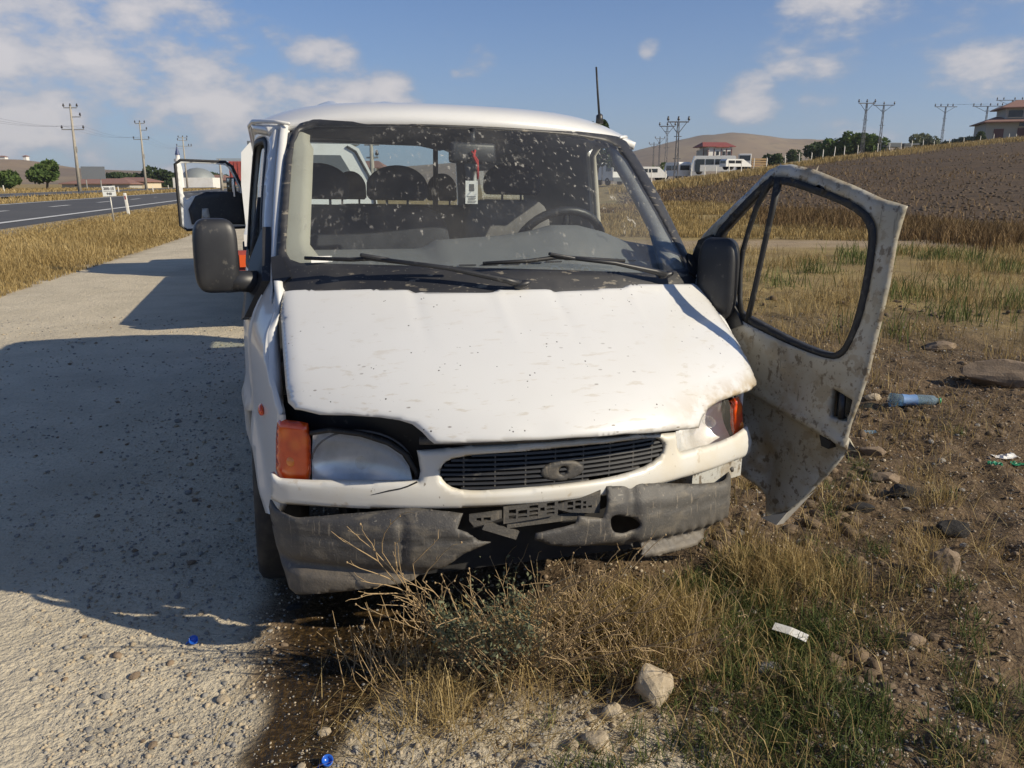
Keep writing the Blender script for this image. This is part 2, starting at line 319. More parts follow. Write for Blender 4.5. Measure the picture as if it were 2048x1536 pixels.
# ------------------------------------------------------------------ terrain
RC, RS = math.cos(math.radians(13.7)), math.sin(math.radians(13.7))
def roadQ(x, y): return RC * x + RS * y
def laneR(x, y):           # >0 right of the lane's right edge
    return x * .966 + y * .259 - (-.16)
PHI = [-.4, 0, .1, .24, .37, .53, .66, 1.2]; SLO = [.001, .006, .014, .034, .053, .0675, .072, .075]; RF = [150, 120, 110, 118, 143, 172, 188, 200]
def zt(x, y, fine=True, road=False):
    x = np.asarray(x, float); y = np.asarray(y, float); r = np.hypot(x, y); ph = np.arctan2(x, np.maximum(y, 1e-3))
    d = np.clip(np.minimum(r, np.interp(ph, PHI, RF)) - 26, 0, None)
    z = np.interp(ph, PHI, SLO) * d * d / (d + 14) * 1.05
    Q = roadQ(x, y)
    z = z + .40 * sstep(-4.6, -8.0, Q) - (0.0 if road else .12) * sstep(-7.5, -8.3, Q) * sstep(-33.4, -32.8, Q) + np.clip(-34 - Q, 0, 260) * .006
    if fine:
        nr = np.clip(1 - (r - 12) / 25, 0, 1)
        soil = sstep(-.15, .5, laneR(x, y)) * np.clip(1 - (r - 9) / 12, .0, 1)
        z = z + soil * (.13 * (fbm(x * 1.3, y * 1.3, 3) - .5) + .085 * (fbm(x * 6, y * 6, 11) - .5) + .028 * (vnoise(x * 22, y * 22, 5) - .5) - .02)
        z = z + nr * .018 * (fbm(x * 1.7, y * 1.7, 21) - .5) + nr * .006 * (vnoise(x * 14, y * 14, 9) - .5)
        grassy = (1 - nr) * sstep(.3, 3, laneR(x, y)); z = z + grassy * .5 * (fbm(x * .16, y * .16, 31) - .5) * np.clip((r - 18) / 40, 0, 1)
    return z
def zg(x, y): return float(zt(x, y))
def axis(lo, hi, a, b, st, g):
    mid = list(np.arange(a, b + st / 2, st)); s = st; v = b
    while v < hi: s *= g; v += s; mid.append(v)
    s = st; v = a; left = []
    while v > lo: s *= g; v -= s; left.append(v)
    return np.array(left[::-1] + mid)
def ground_material():
    m, nt, b = new_mat('ground_soil_and_gravel'); N = nt.nodes.new; L = nt.links.new
    tc = N('ShaderNodeTexCoord'); vec = tc.outputs['Object']
    def at(n): a = N('ShaderNodeAttribute'); a.attribute_name = n; return a.outputs['Fac']
    F = lambda *a, **k: layer_fac(nt, vec, *a, **k)
    soil = mixc(nt, F('noise', 3.2, .35, .7), (.140, .096, .056), (.070, .049, .031)); soil = mixc(nt, F('noise', 38, .5, .75, .7), soil, (.26, .20, .125)); soil = mixc(nt, F('noise', 16, .55, .7, .7, off=3), soil, (.07, .05, .035))
    lane = mixc(nt, F('noise', 2.0, .35, .7), (.57, .50, .375), (.49, .43, .32)); lane = mixc(nt, F('noise', 42, .48, .72, .45), lane, (.29, .26, .20)); lane = mixc(nt, F('noise', 90, .58, .72, .6, off=2), lane, (.56, .51, .41))
    lane = mixc(nt, F('noise', .55, .50, .68, .5, off=5), lane, (.38, .33, .245))
    c = mixc(nt, at('lane'), soil, lane)
    straw = mixc(nt, F('noise', .8, .35, .65), (.32, .24, .10), (.235, .17, .075)); straw = mixc(nt, F('noise', 6, .5, .72, .7), straw, (.15, .11, .05)); straw = mixc(nt, F('noise', .25, .55, .68, .5, off=4), straw, (.17, .15, .055))
    c = mixc(nt, at('dry'), c, straw)
    plow = mixc(nt, F('noise', .7, .35, .65), (.100, .066, .037), (.066, .045, .027)); plow = mixc(nt, F('noise', 3.5, .52, .7, .5), plow, (.165, .118, .07)); plow = mixc(nt, F('noise', 2.3, .58, .7, .6, off=7), plow, (.05, .036, .027))
    c = mixc(nt, at('field'), c, plow)
    path = mixc(nt, F('noise', 1.2, .4, .65), (.37, .285, .20), (.30, .23, .155)); c = mixc(nt, at('path'), c, path)
    wetc = mixc(nt, F('noise', 50, .45, .7), (.034, .022, .010), (.105, .066, .027)); c = mixc(nt, at('wet'), c, wetc)
    L(c, b.inputs['Base Color'])
    rg = N('ShaderNodeMapRange'); L(at('wet'), rg.inputs[0]); rg.inputs[3].default_value = .95; rg.inputs[4].default_value = .30; L(rg.outputs[0], b.inputs['Roughness'])
    h = mulf(nt, F('noise', 55, .2, .8, 1.0), F('noise', 16, .2, .8, 1.4, off=4), 'ADD'); h = mulf(nt, h, F('noise', 2.6, .2, .8, 1.6, off=6), 'ADD')
    add_bump(nt, b, h, .7, .009); b.inputs['Specular IOR Level'].default_value = .25
    return m
def wetmask(x, y):
    # oil and coolant that ran out from under the nose of the van, down to the lane's edge
    n = .16 * (fbm(x * 5, y * 5, 41) - .5) + .1 * (vnoise(x * 17, y * 17, 43) - .5)
    a = 1 - sstep(.75, 1.0, np.hypot((x + .52) / .36, (y - 2.65) / .46) + n * 2)
    cx = np.interp(y, [1.4, 1.85, 2.1, 2.35, 2.6], [-.72, -.63, -.60, -.58, -.52]); wd = np.interp(y, [1.4, 1.85, 2.1, 2.35, 2.6], [.13, .16, .19, .26, .32])
    b = (1 - sstep(.7, 1.0, np.abs(x - cx) / wd + n * 2.5)) * sstep(2.85, 2.6, y)
    return np.clip(np.maximum(a, b), 0, 1)
def build_ground():
    xs = axis(-1400, 1400, -3.6, 4.4, .032, 1.055); ys = axis(-40, 2000, .9, 6.0, .032, 1.055)
    X, Y = np.meshgrid(xs, ys); Z = zt(X, Y); nx, ny = len(xs), len(ys)
    V = np.stack([X.ravel(), Y.ravel(), Z.ravel()], 1)
    I = np.arange(nx * ny).reshape(ny, nx); F = np.stack([I[:-1, :-1].ravel(), I[:-1, 1:].ravel(), I[1:, 1:].ravel(), I[1:, :-1].ravel()], 1)
    x, y = X.ravel(), Y.ravel(); r = np.hypot(x, y); Q = roadQ(x, y); ph = np.arctan2(x, np.maximum(y, 1e-3))
    lr = laneR(x, y) + .5 * (fbm(x * 1.1, y * 1.1, 51) - .5) + .25 * (fbm(x * 4, y * 4, 53) - .5)
    left = np.interp(y, [-40, 0, 11.4, 24, 60], [-1.5, -3.6, -7.4, -9.9, -17.0]) + .6 * (fbm(x * .7, y * .7, 55) - .5)
    lane = sstep(.10, -.12, lr) * sstep(-.5, .15, x - left); lane = np.maximum(lane, .85 * sstep(1.15, .65, np.hypot((x - .02) / .75, (y - 1.72) / .48) + .5 * (fbm(x * 3, y * 3, 151) - .5)))
    dry = np.maximum(sstep(.2, -.6, x - left), sstep(7, 13, r + 3 * (fbm(x * .4, y * .4, 57) - .5)) * sstep(.4, 1.5, lr)) * sstep(3, 6, y)
    lower = np.interp(ph, [.0, .2, .30, .53, .8], [58, 48, 38, 30, 28]) + 7 * (fbm(x * .1, y * .1, 59) - .5)
    upper = np.interp(ph, [.0, .24, .37, .53, .66], [66, 84, 116, 148, 162])
    field = sstep(-2, 2, r - lower) * sstep(3, -3, r - upper) * sstep(.12, .2, ph)
    path = sstep(2.0, .9, np.abs(y - 21.5 - .10 * (x - 9) + 1.4 * (fbm(x * .3, y * .3, 61) - .5))) * sstep(2, 4, x); path = path * (.6 + .4 * vnoise(x * .8, y * .8, 63))
    o = np_mesh('ground', V, F, ground_material(), dict(lane=lane, dry=dry * (1 - field), field=field, path=path * .9, wet=wetmask(x, y)), smooth=True)
    return kind(o, 'structure')
build_ground()

# ------------------------------------------------------------------ the white van
def rotm(ax, a): return Matrix.Rotation(a, 3, ax)
VAN_R = rotm('Z', math.radians(17.26)) @ rotm('X', math.radians(-.298)) @ rotm('Y', math.radians(1.212))
VAN_M = Matrix.Translation((.1155, 2.4156, 0)) @ VAN_R.to_4x4()
def van_frame(name):
    o = empty(name); o.location = VAN_M.to_translation(); o.rotation_euler = VAN_M.to_euler(); return o
van = tag(van_frame('crashed_van'), 'white crashed van with its driver door hanging open and its black bumper broken', 'van')
def S_hood(u, s):
    A = s + .5 * s * s * (1 - s); B = s - .35 * s * s * (1 - s)
    vr = .31 + .29 * u * u; wr = 1.222 - .052 * u * u; vf = -.25 + .5 * u * u; wf = .835 + .06 * u * u; e = max(0, abs(u) - .77)
    # two shallow pressed valleys running forward from the notches
    val = sum(math.exp(-((u - q) / .018) ** 2) * k for q, k in ((-.385, -1), (-.108, 1), (.10, -1), (.405, 1)))
    return Vector((u, vr + (vf - vr) * A, wr + (wf - wr) * B - 5 * e * e + .0030 * val * max(0, 1 - s * 1.8)))
def S_panel(u, w): return Vector((u, -.115 + .37 * u * u, w))
def S_lamp(u, w): return Vector((u, -.075 + .37 * u * u, w))
TH = math.radians(161)
def S_door(l, w): return Vector((.86 + l * math.sin(TH), .60 + l * math.cos(TH), w))
DOOR_N = Vector((math.cos(TH), -math.sin(TH), 0))
def S_wind(a, s):
    vb = .335 + .305 * (a * .82) ** 2; wb = 1.222 - .03 * a * a; vt = 1.02 + .24 * (a * .726) ** 2; wt = 1.805 - .022 * a * a
    u = a * (.82 + (.726 - .82) * s); b = .10 * s * (1 - s)
    return Vector((u, vb + (vt - vb) * s - b * .7, wb + (wt - wb) * s + b * .7))
WIND_N = Vector((0, -.62, .78))
def S_side(v, w):
    u = .95 - .085 * max(0, (w - .95) / .87) ** 1.4 - .11 * max(0, (1.05 - v) / .85) ** 2 - .04 * max(0, (.5 - w) / .2)
    dA = v - (.56 + 1.0 * (w - 1.2))
    u -= (.080 + .035 * max(0, (w - 1.2) / .6)) * math.exp(-max(0, dA) / .20) * float(sstep(1.0, 1.22, w))
    for vc in (.86, 3.62):
        d = math.hypot(v - vc, w - .34) - .41; u += .022 * math.exp(-(d / .045) ** 2) if d > -.05 else 0
    return u
def S_left(v, w): return Vector((-S_side(v, w), v, w))
def S_right(v, w): return Vector((S_side(v, w), v, w))
def resample(poly, step):
    out = []
    for i, a in enumerate(poly):
        b = poly[(i + 1) % len(poly)]; n = max(1, int(round(math.hypot(b[0] - a[0], b[1] - a[1]) / step)))
        for k in range(n): out.append((a[0] + (b[0] - a[0]) * k / n, a[1] + (b[1] - a[1]) * k / n))
    return out
def smooth_poly(poly, it=1):
    for _ in range(it):
        q = []
        for i, a in enumerate(poly):
            b = poly[(i + 1) % len(poly)]; q += [(a[0] * .75 + b[0] * .25, a[1] * .75 + b[1] * .25), (a[0] * .25 + b[0] * .75, a[1] * .25 + b[1] * .75)]
        poly = q
    return poly
def round_poly(poly, r, n=5):
    out = []
    for i, p in enumerate(poly):
        p = Vector(p); a = (Vector(poly[i - 1]) - p).normalized() * r; b = (Vector(poly[(i + 1) % len(poly)]) - p).normalized() * r
        for k in range(n + 1):
            t = k / n; q = p + a * (1 - t) ** 2 + b * t ** 2; out.append((q.x, q.y))
    return out
def inside(x, y, poly):
    P = np.array(poly); x1, y1 = P[:, 0], P[:, 1]; x2, y2 = np.roll(x1, -1), np.roll(y1, -1)
    x = np.asarray(x)[..., None]; y = np.asarray(y)[..., None]
    c = ((y1 > y) != (y2 > y)) & (x < (x2 - x1) * (y - y1) / (y2 - y1 + 1e-12) + x1)
    return c.sum(-1) % 2 == 1
def seg_dist(x, y, A, B):
    d = B - A; t = np.clip(((x - A[:, 0]) * d[:, 0] + (y - A[:, 1]) * d[:, 1]) / ((d ** 2).sum(1) + 1e-12), 0, 1); return float(np.sqrt(((A + d * t[:, None] - np.array((x, y))) ** 2).sum(1).min()))
def sheet(name, surf, outline, mat, parent, holes=(), step=.03, thick=0.0, out=(0, -1, 0), rnd=0.0, disp=None, off=0.0, smooth=True, liner=None, hole_round=True):
    """panel cut from a curved surface: outline and holes in surface coordinates; rnd rolls the edge inward, disp adds relief along out"""
    loops = [resample(outline, step)] + [resample(h, step) for h in holes]; pts = []; edges = []
    for lp in loops:
        b = len(pts); pts += lp; edges += [(b + i, b + (i + 1) % len(lp)) for i in range(len(lp))]
    B = np.array(pts); lo, hi = B.min(0), B.max(0)
    gx, gy = np.meshgrid(np.arange(lo[0] + step / 2, hi[0], step), np.arange(lo[1] + step / 2, hi[1], step)); gx[1::2] += step * .4
    gx, gy = gx.ravel(), gy.ravel(); ok = inside(gx, gy, loops[0])
    for h in loops[1:]: ok &= ~inside(gx, gy, h)
    gx, gy = gx[ok], gy[ok]
    if len(gx):
        d = np.sqrt(((gx[:, None] - B[None, :, 0]) ** 2 + (gy[:, None] - B[None, :, 1]) ** 2).min(1)); k = d > step * .45; gx, gy = gx[k], gy[k]
    allp = [Vector(q) for q in pts] + [Vector((a, b)) for a, b in zip(gx, gy)]
    r = delaunay_2d_cdt(allp, edges, [], 0, 1e-6); vs, fs = r[0], r[2]
    c = np.array([[sum(vs[i][0] for i in f) / len(f), sum(vs[i][1] for i in f) / len(f)] for f in fs]); ok = inside(c[:, 0], c[:, 1], loops[0])
    for h in loops[1:]: ok &= ~inside(c[:, 0], c[:, 1], h)
    fs = [f for f, k in zip(fs, ok) if k]
    o_ = Vector(out).normalized(); lps = loops if hole_round else loops[:1]; SA = np.concatenate([np.array(l_) for l_ in lps]); SB = np.concatenate([np.roll(np.array(l_), -1, 0) for l_ in lps])
    co = []
    for q in vs:
        p = surf(q[0], q[1]) + o_ * off
        if disp: p = p + o_ * disp(q[0], q[1])
        if rnd:
            d = seg_dist(q[0], q[1], SA, SB)
            if d < rnd: p = p - o_ * (rnd - math.sqrt(max(0, rnd * rnd - (rnd - d) ** 2)))
        co.append(p)
    bm = bmesh.new(); bv = [bm.verts.new(q) for q in co]
    for f in fs:
        try: bm.faces.new([bv[i] for i in f])
        except ValueError: pass
    bm.normal_update(); s = sum((f.normal.dot(o_) * f.calc_area() for f in bm.faces))
    if s < 0: bmesh.ops.reverse_faces(bm, faces=bm.faces)
    bmesh.ops.delete(bm, geom=[q for q in bm.verts if not q.link_faces], context='VERTS')
    me = bpy.data.meshes.new(name); bm.to_mesh(me); bm.free()
    if smooth: me.polygons.foreach_set('use_smooth', [True] * len(me.polygons))
    me.materials.append(mat)
    o = bpy.data.objects.new(name, me); link(o, parent)
    if thick:
        md = o.modifiers.new('thickness', 'SOLIDIFY'); md.thickness = thick; md.offset = -1; md.use_rim = True
        if liner is not None: me.materials.append(liner); md.material_offset = 1
    return o

# outlines surveyed on the photograph, in panel coordinates (metres, or fractions of the panel)
HOOD = [(-.813, -.06), (-.789, -.045), (-.684, -.033), (-.587, -.027), (-.491, -.017), (-.397, -.014), (-.376, .011), (-.122, .030), (-.096, .008), (-.003, .008), (.090, .007), (.111, .027), (.387, .009), (.423, -.017), (.603, -.029), (.76, -.04), (.805, -.01),
        (.818, .10), (.822, .30), (.824, .50), (.824, .70), (.830, .88), (.833, .945), (.771, .985), (.652, .953), (.563, .940), (.499, .957), (.459, .999), (.438, 1.046), (.331, 1.016), (.144, .981), (-.020, .971), (-.169, .975), (-.311, .993), (-.421, 1.014),
        (-.435, .993), (-.450, .959), (-.475, .920), (-.508, .905), (-.561, .901), (-.643, .913), (-.726, .941), (-.795, .931), (-.813, .881), (-.817, .761), (-.818, .522), (-.817, .257), (-.817, .070)]
PANEL = [(-.876, .667), (-.848, .655), (-.760, .660), (-.644, .670), (-.528, .677), (-.444, .681), (-.438, .706), (-.444, .754), (-.448, .773), (-.280, .790), (-.129, .794), (.033, .794), (.211, .787), (.429, .767), (.436, .743), (.441, .712), (.452, .696), (.544, .695), (.653, .690),
         (.745, .693), (.835, .707), (.865, .666), (.882, .591), (.849, .587), (.666, .592), (.456, .600), (.282, .595), (.130, .593), (-.043, .591), (-.202, .590), (-.354, .587), (-.501, .582), (-.646, .574), (-.763, .569), (-.853, .565), (-.878, .573)]
GRHOLE = [(-.383, .707), (-.368, .735), (-.332, .751), (-.265, .760), (-.128, .766), (.034, .770), (.212, .767), (.311, .767), (.357, .756), (.377, .730), (.368, .702), (.317, .676), (.219, .661), (.126, .656), (-.045, .653), (-.203, .650), (-.279, .647), (-.339, .654), (-.371, .675)]
LAMP_L = [(-.743, .798), (-.694, .803), (-.607, .797), (-.535, .775), (-.485, .740), (-.456, .692), (-.449, .640), (-.449, .600), (-.752, .590)]
IND_L = [(-.852, .818), (-.836, .835), (-.780, .833), (-.748, .828), (-.755, .610), (-.803, .608), (-.862, .612)]
LAMP_R = [(.464, .750), (.566, .749), (.578, .786), (.610, .811), (.671, .823), (.752, .818), (.785, .672), (.790, .630), (.480, .640)]
IND_R = [(.755, .817), (.824, .815), (.860, .668), (.862, .640), (.792, .640)]
BUMP_L = [(-.894, .553), (-.877, .539), (-.795, .543), (-.649, .568), (-.563, .580), (-.462, .594), (-.354, .583), (-.317, .578), (-.339, .537), (-.309, .525), (-.272, .491), (-.234, .482), (-.316, .450), (-.406, .383), (-.465, .364), (-.657, .315), (-.822, .276), (-.844, .286), (-.857, .336), (-.877, .384), (-.889, .451), (-.900, .526)]
BUMP_R = [(.144, .638), (.302, .622), (.533, .572), (.644, .552), (.753, .550), (.791, .509), (.784, .462), (.711, .397), (.630, .399), (.624, .377), (.532, .349), (.387, .356), (.300, .365), (.257, .405), (.122, .431), (-.052, .468), (-.104, .494), (-.102, .515), (.029, .535), (.037, .560), (.126, .539), (.141, .597)]
DOOR = [(-.071, 1.279), (-.070, 1.321), (-.022, 1.385), (.095, 1.488), (.204, 1.584), (.265, 1.639), (.307, 1.656), (.360, 1.659), (.455, 1.640), (.615, 1.586), (.728, 1.541), (.772, 1.531), (.812, 1.520), (.805, 1.476), (.797, 1.411), (.792, 1.263), (.778, 1.109), (.766, .968), (.741, .838), (.722, .760), (.713, .683),
        (.674, .605), (.632, .534), (.578, .457), (.541, .404), (.482, .332), (.395, .275), (.359, .266), (.350, .350), (.309, .390), (.230, .420), (.169, .512), (.135, .720), (.101, .925), (.042, 1.125), (-.018, 1.201)]
DHOLE = [(.042, 1.388), (.143, 1.493), (.249, 1.588), (.290, 1.613), (.351, 1.613), (.419, 1.599), (.583, 1.549), (.680, 1.504), (.719, 1.456), (.729, 1.407), (.729, 1.274), (.715, 1.135), (.687, 1.034), (.663, .994), (.617, .976), (.492, .992), (.357, 1.023), (.232, 1.058), (.174, 1.080), (.089, 1.171), (.034, 1.287)]
WS_IN = [(-.979, .199), (-.982, .286), (-.982, .485), (-.983, .708), (-.981, .887), (-.954, .971), (-.877, .999), (-.531, .989), (-.148, .980), (.298, .979), (.633, .984), (.847, .972), (.920, .931), (.930, .816), (.930, .589), (.943, .354), (.959, .154), (.951, .096), (.684, .064), (-.084, .093), (-.590, .121), (-.918, .142), (-.960, .162)]
WS_OUT = [(-1.01, -.04), (-1.019, .107), (-1.022, .343), (-1.023, .756), (-.998, .958), (-.957, 1.025), (-.894, 1.055), (-.527, 1.044), (-.049, 1.032), (.484, 1.035), (.846, 1.038), (.985, 1.033), (1.035, .996), (1.035, .833), (1.027, .425), (1.015, .0), (.119, -.07), (-.516, -.06)]

def body():
    P = MAT['paint']
    sheet('hood', S_hood, HOOD, MAT['hood'], van, step=.018, thick=.010, out=(0, -.62, .78), rnd=.006, disp=lambda u, t: .004 * (float(fbm(u * 2.6 + 4, t * 2.2, 141)) - .5) - .003 * math.exp(-((u + .12) ** 2 + (t - .93) ** 2) / .003))
    arch = [(.86 + .41 * math.cos(a), .34 + .41 * math.sin(a)) for a in [math.radians(q) for q in range(0, 181, 12)]]
    # front wing: from the lamp back to the door shut
    wing = [(.205, .56), (.205, .86), (.30, .955), (.41, 1.075), (.505, 1.19), (.56, 1.225), (.640, 1.225), (.640, .74)] + [(v, w) for v, w in arch if v < .63 and w > .42][0:] + [(.455, .42), (.36, .44), (.27, .50)]
    for S, sx in ((S_left, -1), (S_right, 1)):
        fw = sheet('front_wing', S, wing, P, van, step=.03, thick=.02, out=(sx, 0, 0), liner=MAT['dark'])
        mb = MB(); vs = []; prof = [(.205, .84), (.205, .86), (.30, .955), (.41, 1.075), (.505, 1.19), (.56, 1.225)]
        for v, w in prof: uu = S_side(v, w); vs += [Vector((sx * uu, v, w)), Vector((sx * (uu - .012), v - .006, w + .006)), Vector((sx * .832, v - .004, w + .004)), Vector((sx * .824, v + .006, w - .05))]
        mb.add(vs, [(i * 4 + k, i * 4 + k + 1, i * 4 + k + 5, i * 4 + k + 4) for i in range(len(prof) - 1) for k in range(3)])
        mb.build('wing_top', P, fw, True, fix=False)
        mb = MB(); vs = []
        for w in np.linspace(.56, .85, 8): uu = S_side(.205, w); vs += [Vector((sx * uu, .207, w)), Vector((sx * (uu - .006), .193, w)), Vector((sx * (uu - .02), .19, w)), Vector((sx * .82, .22, w))]
        mb.add(vs, [(i * 4 + k, i * 4 + k + 1, i * 4 + k + 5, i * 4 + k + 4) for i in range(7) for k in range(3)]); mb.build('wing_edge', P, fw, True, fix=False)
    rear = [(1.825, .36), (1.825, 1.815), (4.6, 1.815), (4.62, 1.2), (4.62, .42), (4.1, .40)] + [(3.62 + .41 * math.cos(a), .36 + .41 * math.sin(a)) for a in [math.radians(q) for q in range(0, 181, 15)]] + [(3.1, .36)]
    wins = [[(1.98, 1.22), (1.96, 1.70), (3.05, 1.71), (3.07, 1.22)], [(3.22, 1.22), (3.22, 1.71), (4.35, 1.71), (4.42, 1.22)]]
    sheet('body_side', S_left, rear, P, van, holes=[round_poly(w_, .09) for w_ in wins], step=.07, thick=.04, out=(-1, 0, 0), liner=MAT['liner'])
    rw = round_poly([(3.0, 1.30), (3.0, 1.71), (4.35, 1.71), (4.42, 1.30)], .08)
    sheet('body_side', S_right, rear, P, van, holes=[rw], step=.07, thick=.04, out=(1, 0, 0), liner=MAT['liner'])
    sheet('side_window', S_right, rw, MAT['glass'], van, step=.12, out=(1, 0, 0), off=-.015)
    for w_ in wins:
        ww = round_poly(w_, .09); sheet('side_window', S_left, ww, MAT['tint'], van, step=.12, out=(-1, 0, 0), off=-.015)
        ins = [(3 * 0 + (a - sum(q[0] for q in ww) / len(ww)) * .93 + sum(q[0] for q in ww) / len(ww), (b - 1.46) * .88 + 1.46) for a, b in ww]
        sheet('window_seal', S_left, ww, MAT['rubber'], van, holes=[ins], step=.08, thick=.012, out=(-1, 0, 0), off=.004)
    # passenger door, shut
    dl = [(.655, .44), (.650, 1.20), (1.235, 1.775), (1.34, 1.80), (1.81, 1.80), (1.81, .44), (1.30, .44)] + [(v, w) for v, w in arch if w > .45 and v > .66][::1]
    dl = [(.652, .745), (.640, 1.215), (.70, 1.29), (1.19, 1.78), (1.26, 1.80), (1.812, 1.80), (1.812, .38), (1.275, .38)] + [(v, w) for v, w in arch if v > .66 and w > .40]
    hole = round_poly([(.70, 1.235), (1.22, 1.745), (1.73, 1.745), (1.74, 1.235)], .08)
    pd = sheet('passenger_door', S_left, dl, P, van, holes=[hole], step=.035, thick=.035, out=(-1, 0, 0), off=.004, liner=MAT['liner'])
    sheet('window_glass', S_left, hole, MAT['glass'], pd, step=.1, out=(-1, 0, 0), off=-.02)
    cx = 1.25; ins = [(cx + (a - cx) * .93, 1.49 + (b - 1.49) * .90) for a, b in hole]
    sheet('window_seal', S_left, hole, MAT['rubber'], pd, holes=[ins], step=.05, thick=.012, out=(-1, 0, 0), off=.006)
    mb = MB(); mb.box((-.945, 1.62, 1.06), (.012, .09, .025), bev=.008); mb.build('door_handle', MAT['black'], pd, True)
    mb = MB(); mb.tube([S_left(.99, 1.24) + Vector((.01, 0, 0)), S_left(1.07, 1.50) + Vector((.01, 0, 0))], .010); mb.build('quarter_bar', MAT['rubber'], pd, True)
    # right-hand door opening: sill and pillar only
    sill = [(.66, .36), (.66, .44), (1.28, .46), (1.825, .44), (1.825, .36), (1.3, .36)]
    sheet('door_sill', S_right, [(1.28, .34), (1.28, .43), (1.826, .43), (1.826, .34)], MAT['paint_dirty'], van, step=.08, thick=.08, out=(1, 0, 0))
    mb = MB(); mb.tube([S_right(1.80, w) + Vector((-.012, 0, 0)) for w in (.45, .8, 1.1, 1.4, 1.6, 1.74)] + [S_right(1.70, 1.79) + Vector((-.012, 0, 0))], .018, 8)
    mb.build('door_opening_flange', MAT['beige'], van, True)
    # windscreen pillars between glass and doors
    for sx in (-1, 1):
        mb = MB(); n = 14; vs = []
        for i in range(n + 1):
            t = i / n; s = -.06 + 1.08 * t; a = S_wind(sx * 1.018, s) - WIND_N * .010; v, w = .575 + .615 * t, 1.19 + .61 * t; b = Vector((sx * (S_side(v, w) - .002), v, w)); m = (a + b) / 2 + Vector((sx * .012, -.004, .0))
            if sx > 0: b = a + Vector((.008, .06, 0)); m = a + Vector((.012, .03, 0))
            vs += [a + Vector((0, .02, -.01)), a, m, b, b + Vector((-sx * .05, .03, 0))]
        mb.add(vs, [(i * 5 + k, i * 5 + k + 1, (i + 1) * 5 + k + 1, (i + 1) * 5 + k) for i in range(n) for k in range(4)])
        mb.build('windscreen_pillar', P, van, True, fix=False)
    # roof
    def S_roof(u, v):
        e = min(1, abs(u) / .885); vf = 1.01 + .245 * u * u; t = min(1, max(0, (v - vf) / .32)); fr = math.sqrt(max(0, 1 - (1 - t) ** 2))
        w = 1.805 - .02 * (u / .75) ** 2 * (1 - t) + .105 * fr * (1 - e ** 4.5)
        rib = sum(math.exp(-((u - q) / .035) ** 4) for q in (-.54, -.27, 0, .27, .54)); w += .024 * rib * sstep(1.36, 1.6, v) * (1 if v < 4.5 else 0)
        w += .055 * float(sstep(1.34, 2.3, v)) * (1 - e ** 4)
        return Vector((u * (1 - .10 * (1 - float(sstep(1.08, 1.42, v)))), v, w))
    mb = MB(); us = [-.885, -.88, -.87, -.855, -.83, -.80] + list(np.arange(-.77, .775, .0225)) + [.80, .83, .855, .87, .88, .885]
    ts = [0, .02, .05, .09, .14, .2, .28, .36, .46, .6, .75, .9, 1.2, 1.6, 2.2, 2.8, 3.45]
    for t in ts:
        for u in us:
            vf = 1.01 + .245 * u * u; vv = vf + t * (4.62 - vf) / 3.45 if t > .6 else vf + t * (4.62 - vf) / 3.45
            mb.v.append(tuple(S_roof(u, vv)))
    nu = len(us); mb.f = [(j * nu + i, j * nu + i + 1, (j + 1) * nu + i + 1, (j + 1) * nu + i) for j in range(len(ts) - 1) for i in range(nu - 1)]
    ro = mb.build('roof', [P, MAT['liner']], van, True, fix=False); md = ro.modifiers.new('thickness', 'SOLIDIFY'); md.thickness = .035; md.offset = -1; md.material_offset = 1
    for sx in (-1, 1):
        mb = MB(); k_ = 1.0 if sx < 0 else .965; pts = [Vector((sx * .735, 1.14, 1.790)), Vector((sx * .79, 1.20, 1.800)), Vector((sx * .835, 1.28, 1.805)), Vector((sx * .872, 1.36, 1.808)), Vector((sx * .89, 1.6, 1.808)), Vector((sx * .89, 4.6, 1.808))]
        mb.tube([Vector((q.x * k_, q.y, q.z)) for q in pts], [.006, .008, .009, .011, .011, .011], 8); mb.build('rain_gutter', P, van, True)
    # rear end with its window opening
    def S_rear(u, w): return Vector((u, 4.62, w))
    ro_ = [(-.93, .42), (-.94, .95), (-.865, 1.80), (-.6, 1.93), (0, 1.95), (.6, 1.93), (.865, 1.80), (.94, .95), (.93, .42)]
    sheet('tailgate', S_rear, ro_, P, van, holes=[round_poly([(-.80, 1.12), (-.76, 1.91), (.76, 1.91), (.80, 1.12)], .10)], step=.09, thick=.04, out=(0, 1, 0), liner=MAT['liner'])
    sheet('rear_window', S_rear, round_poly([(-.80, 1.12), (-.76, 1.91), (.76, 1.91), (.80, 1.12)], .10), MAT['glass'], van, step=.2, out=(0, 1, 0), off=-.02)
    MB().box((0, 2.75, .42), (.88, 1.86, .03)).build('cabin_floor', MAT['liner'], van)
    MB().box((0, 2.4, .33), (.62, 2.1, .07)).build('chassis', MAT['dark'], van)
    # engine bay behind the grille
    mb = MB(); mb.box((0, .31, .62), (.50, .07, .28)); mb.box((0, .56, .78), (.76, .10, .33)); mb.box((0, .22, .38), (.60, .06, .12)); mb.build('engine_bay', MAT['dark'], van)
    def S_sup(u, w): return Vector((u, .085 + .33 * u * u, w))
    sheet('lamp_surround', S_sup, [(-.85, .60), (-.85, .88), (-.45, .92), (0, .90), (.45, .90), (.83, .87), (.85, .60)], MAT['black'], van, step=.06, thick=.02)
    # top rail between hood and grille panel
    mb = MB(); mb.tube([S_panel(u, .805 - .05 * (u > .3) * (u - .3)) + Vector((0, .01, 0)) for u in np.linspace(-.44, .43, 14)], .013, 8); mb.build('grille_rail', MAT['plastic'], van, True)
body()
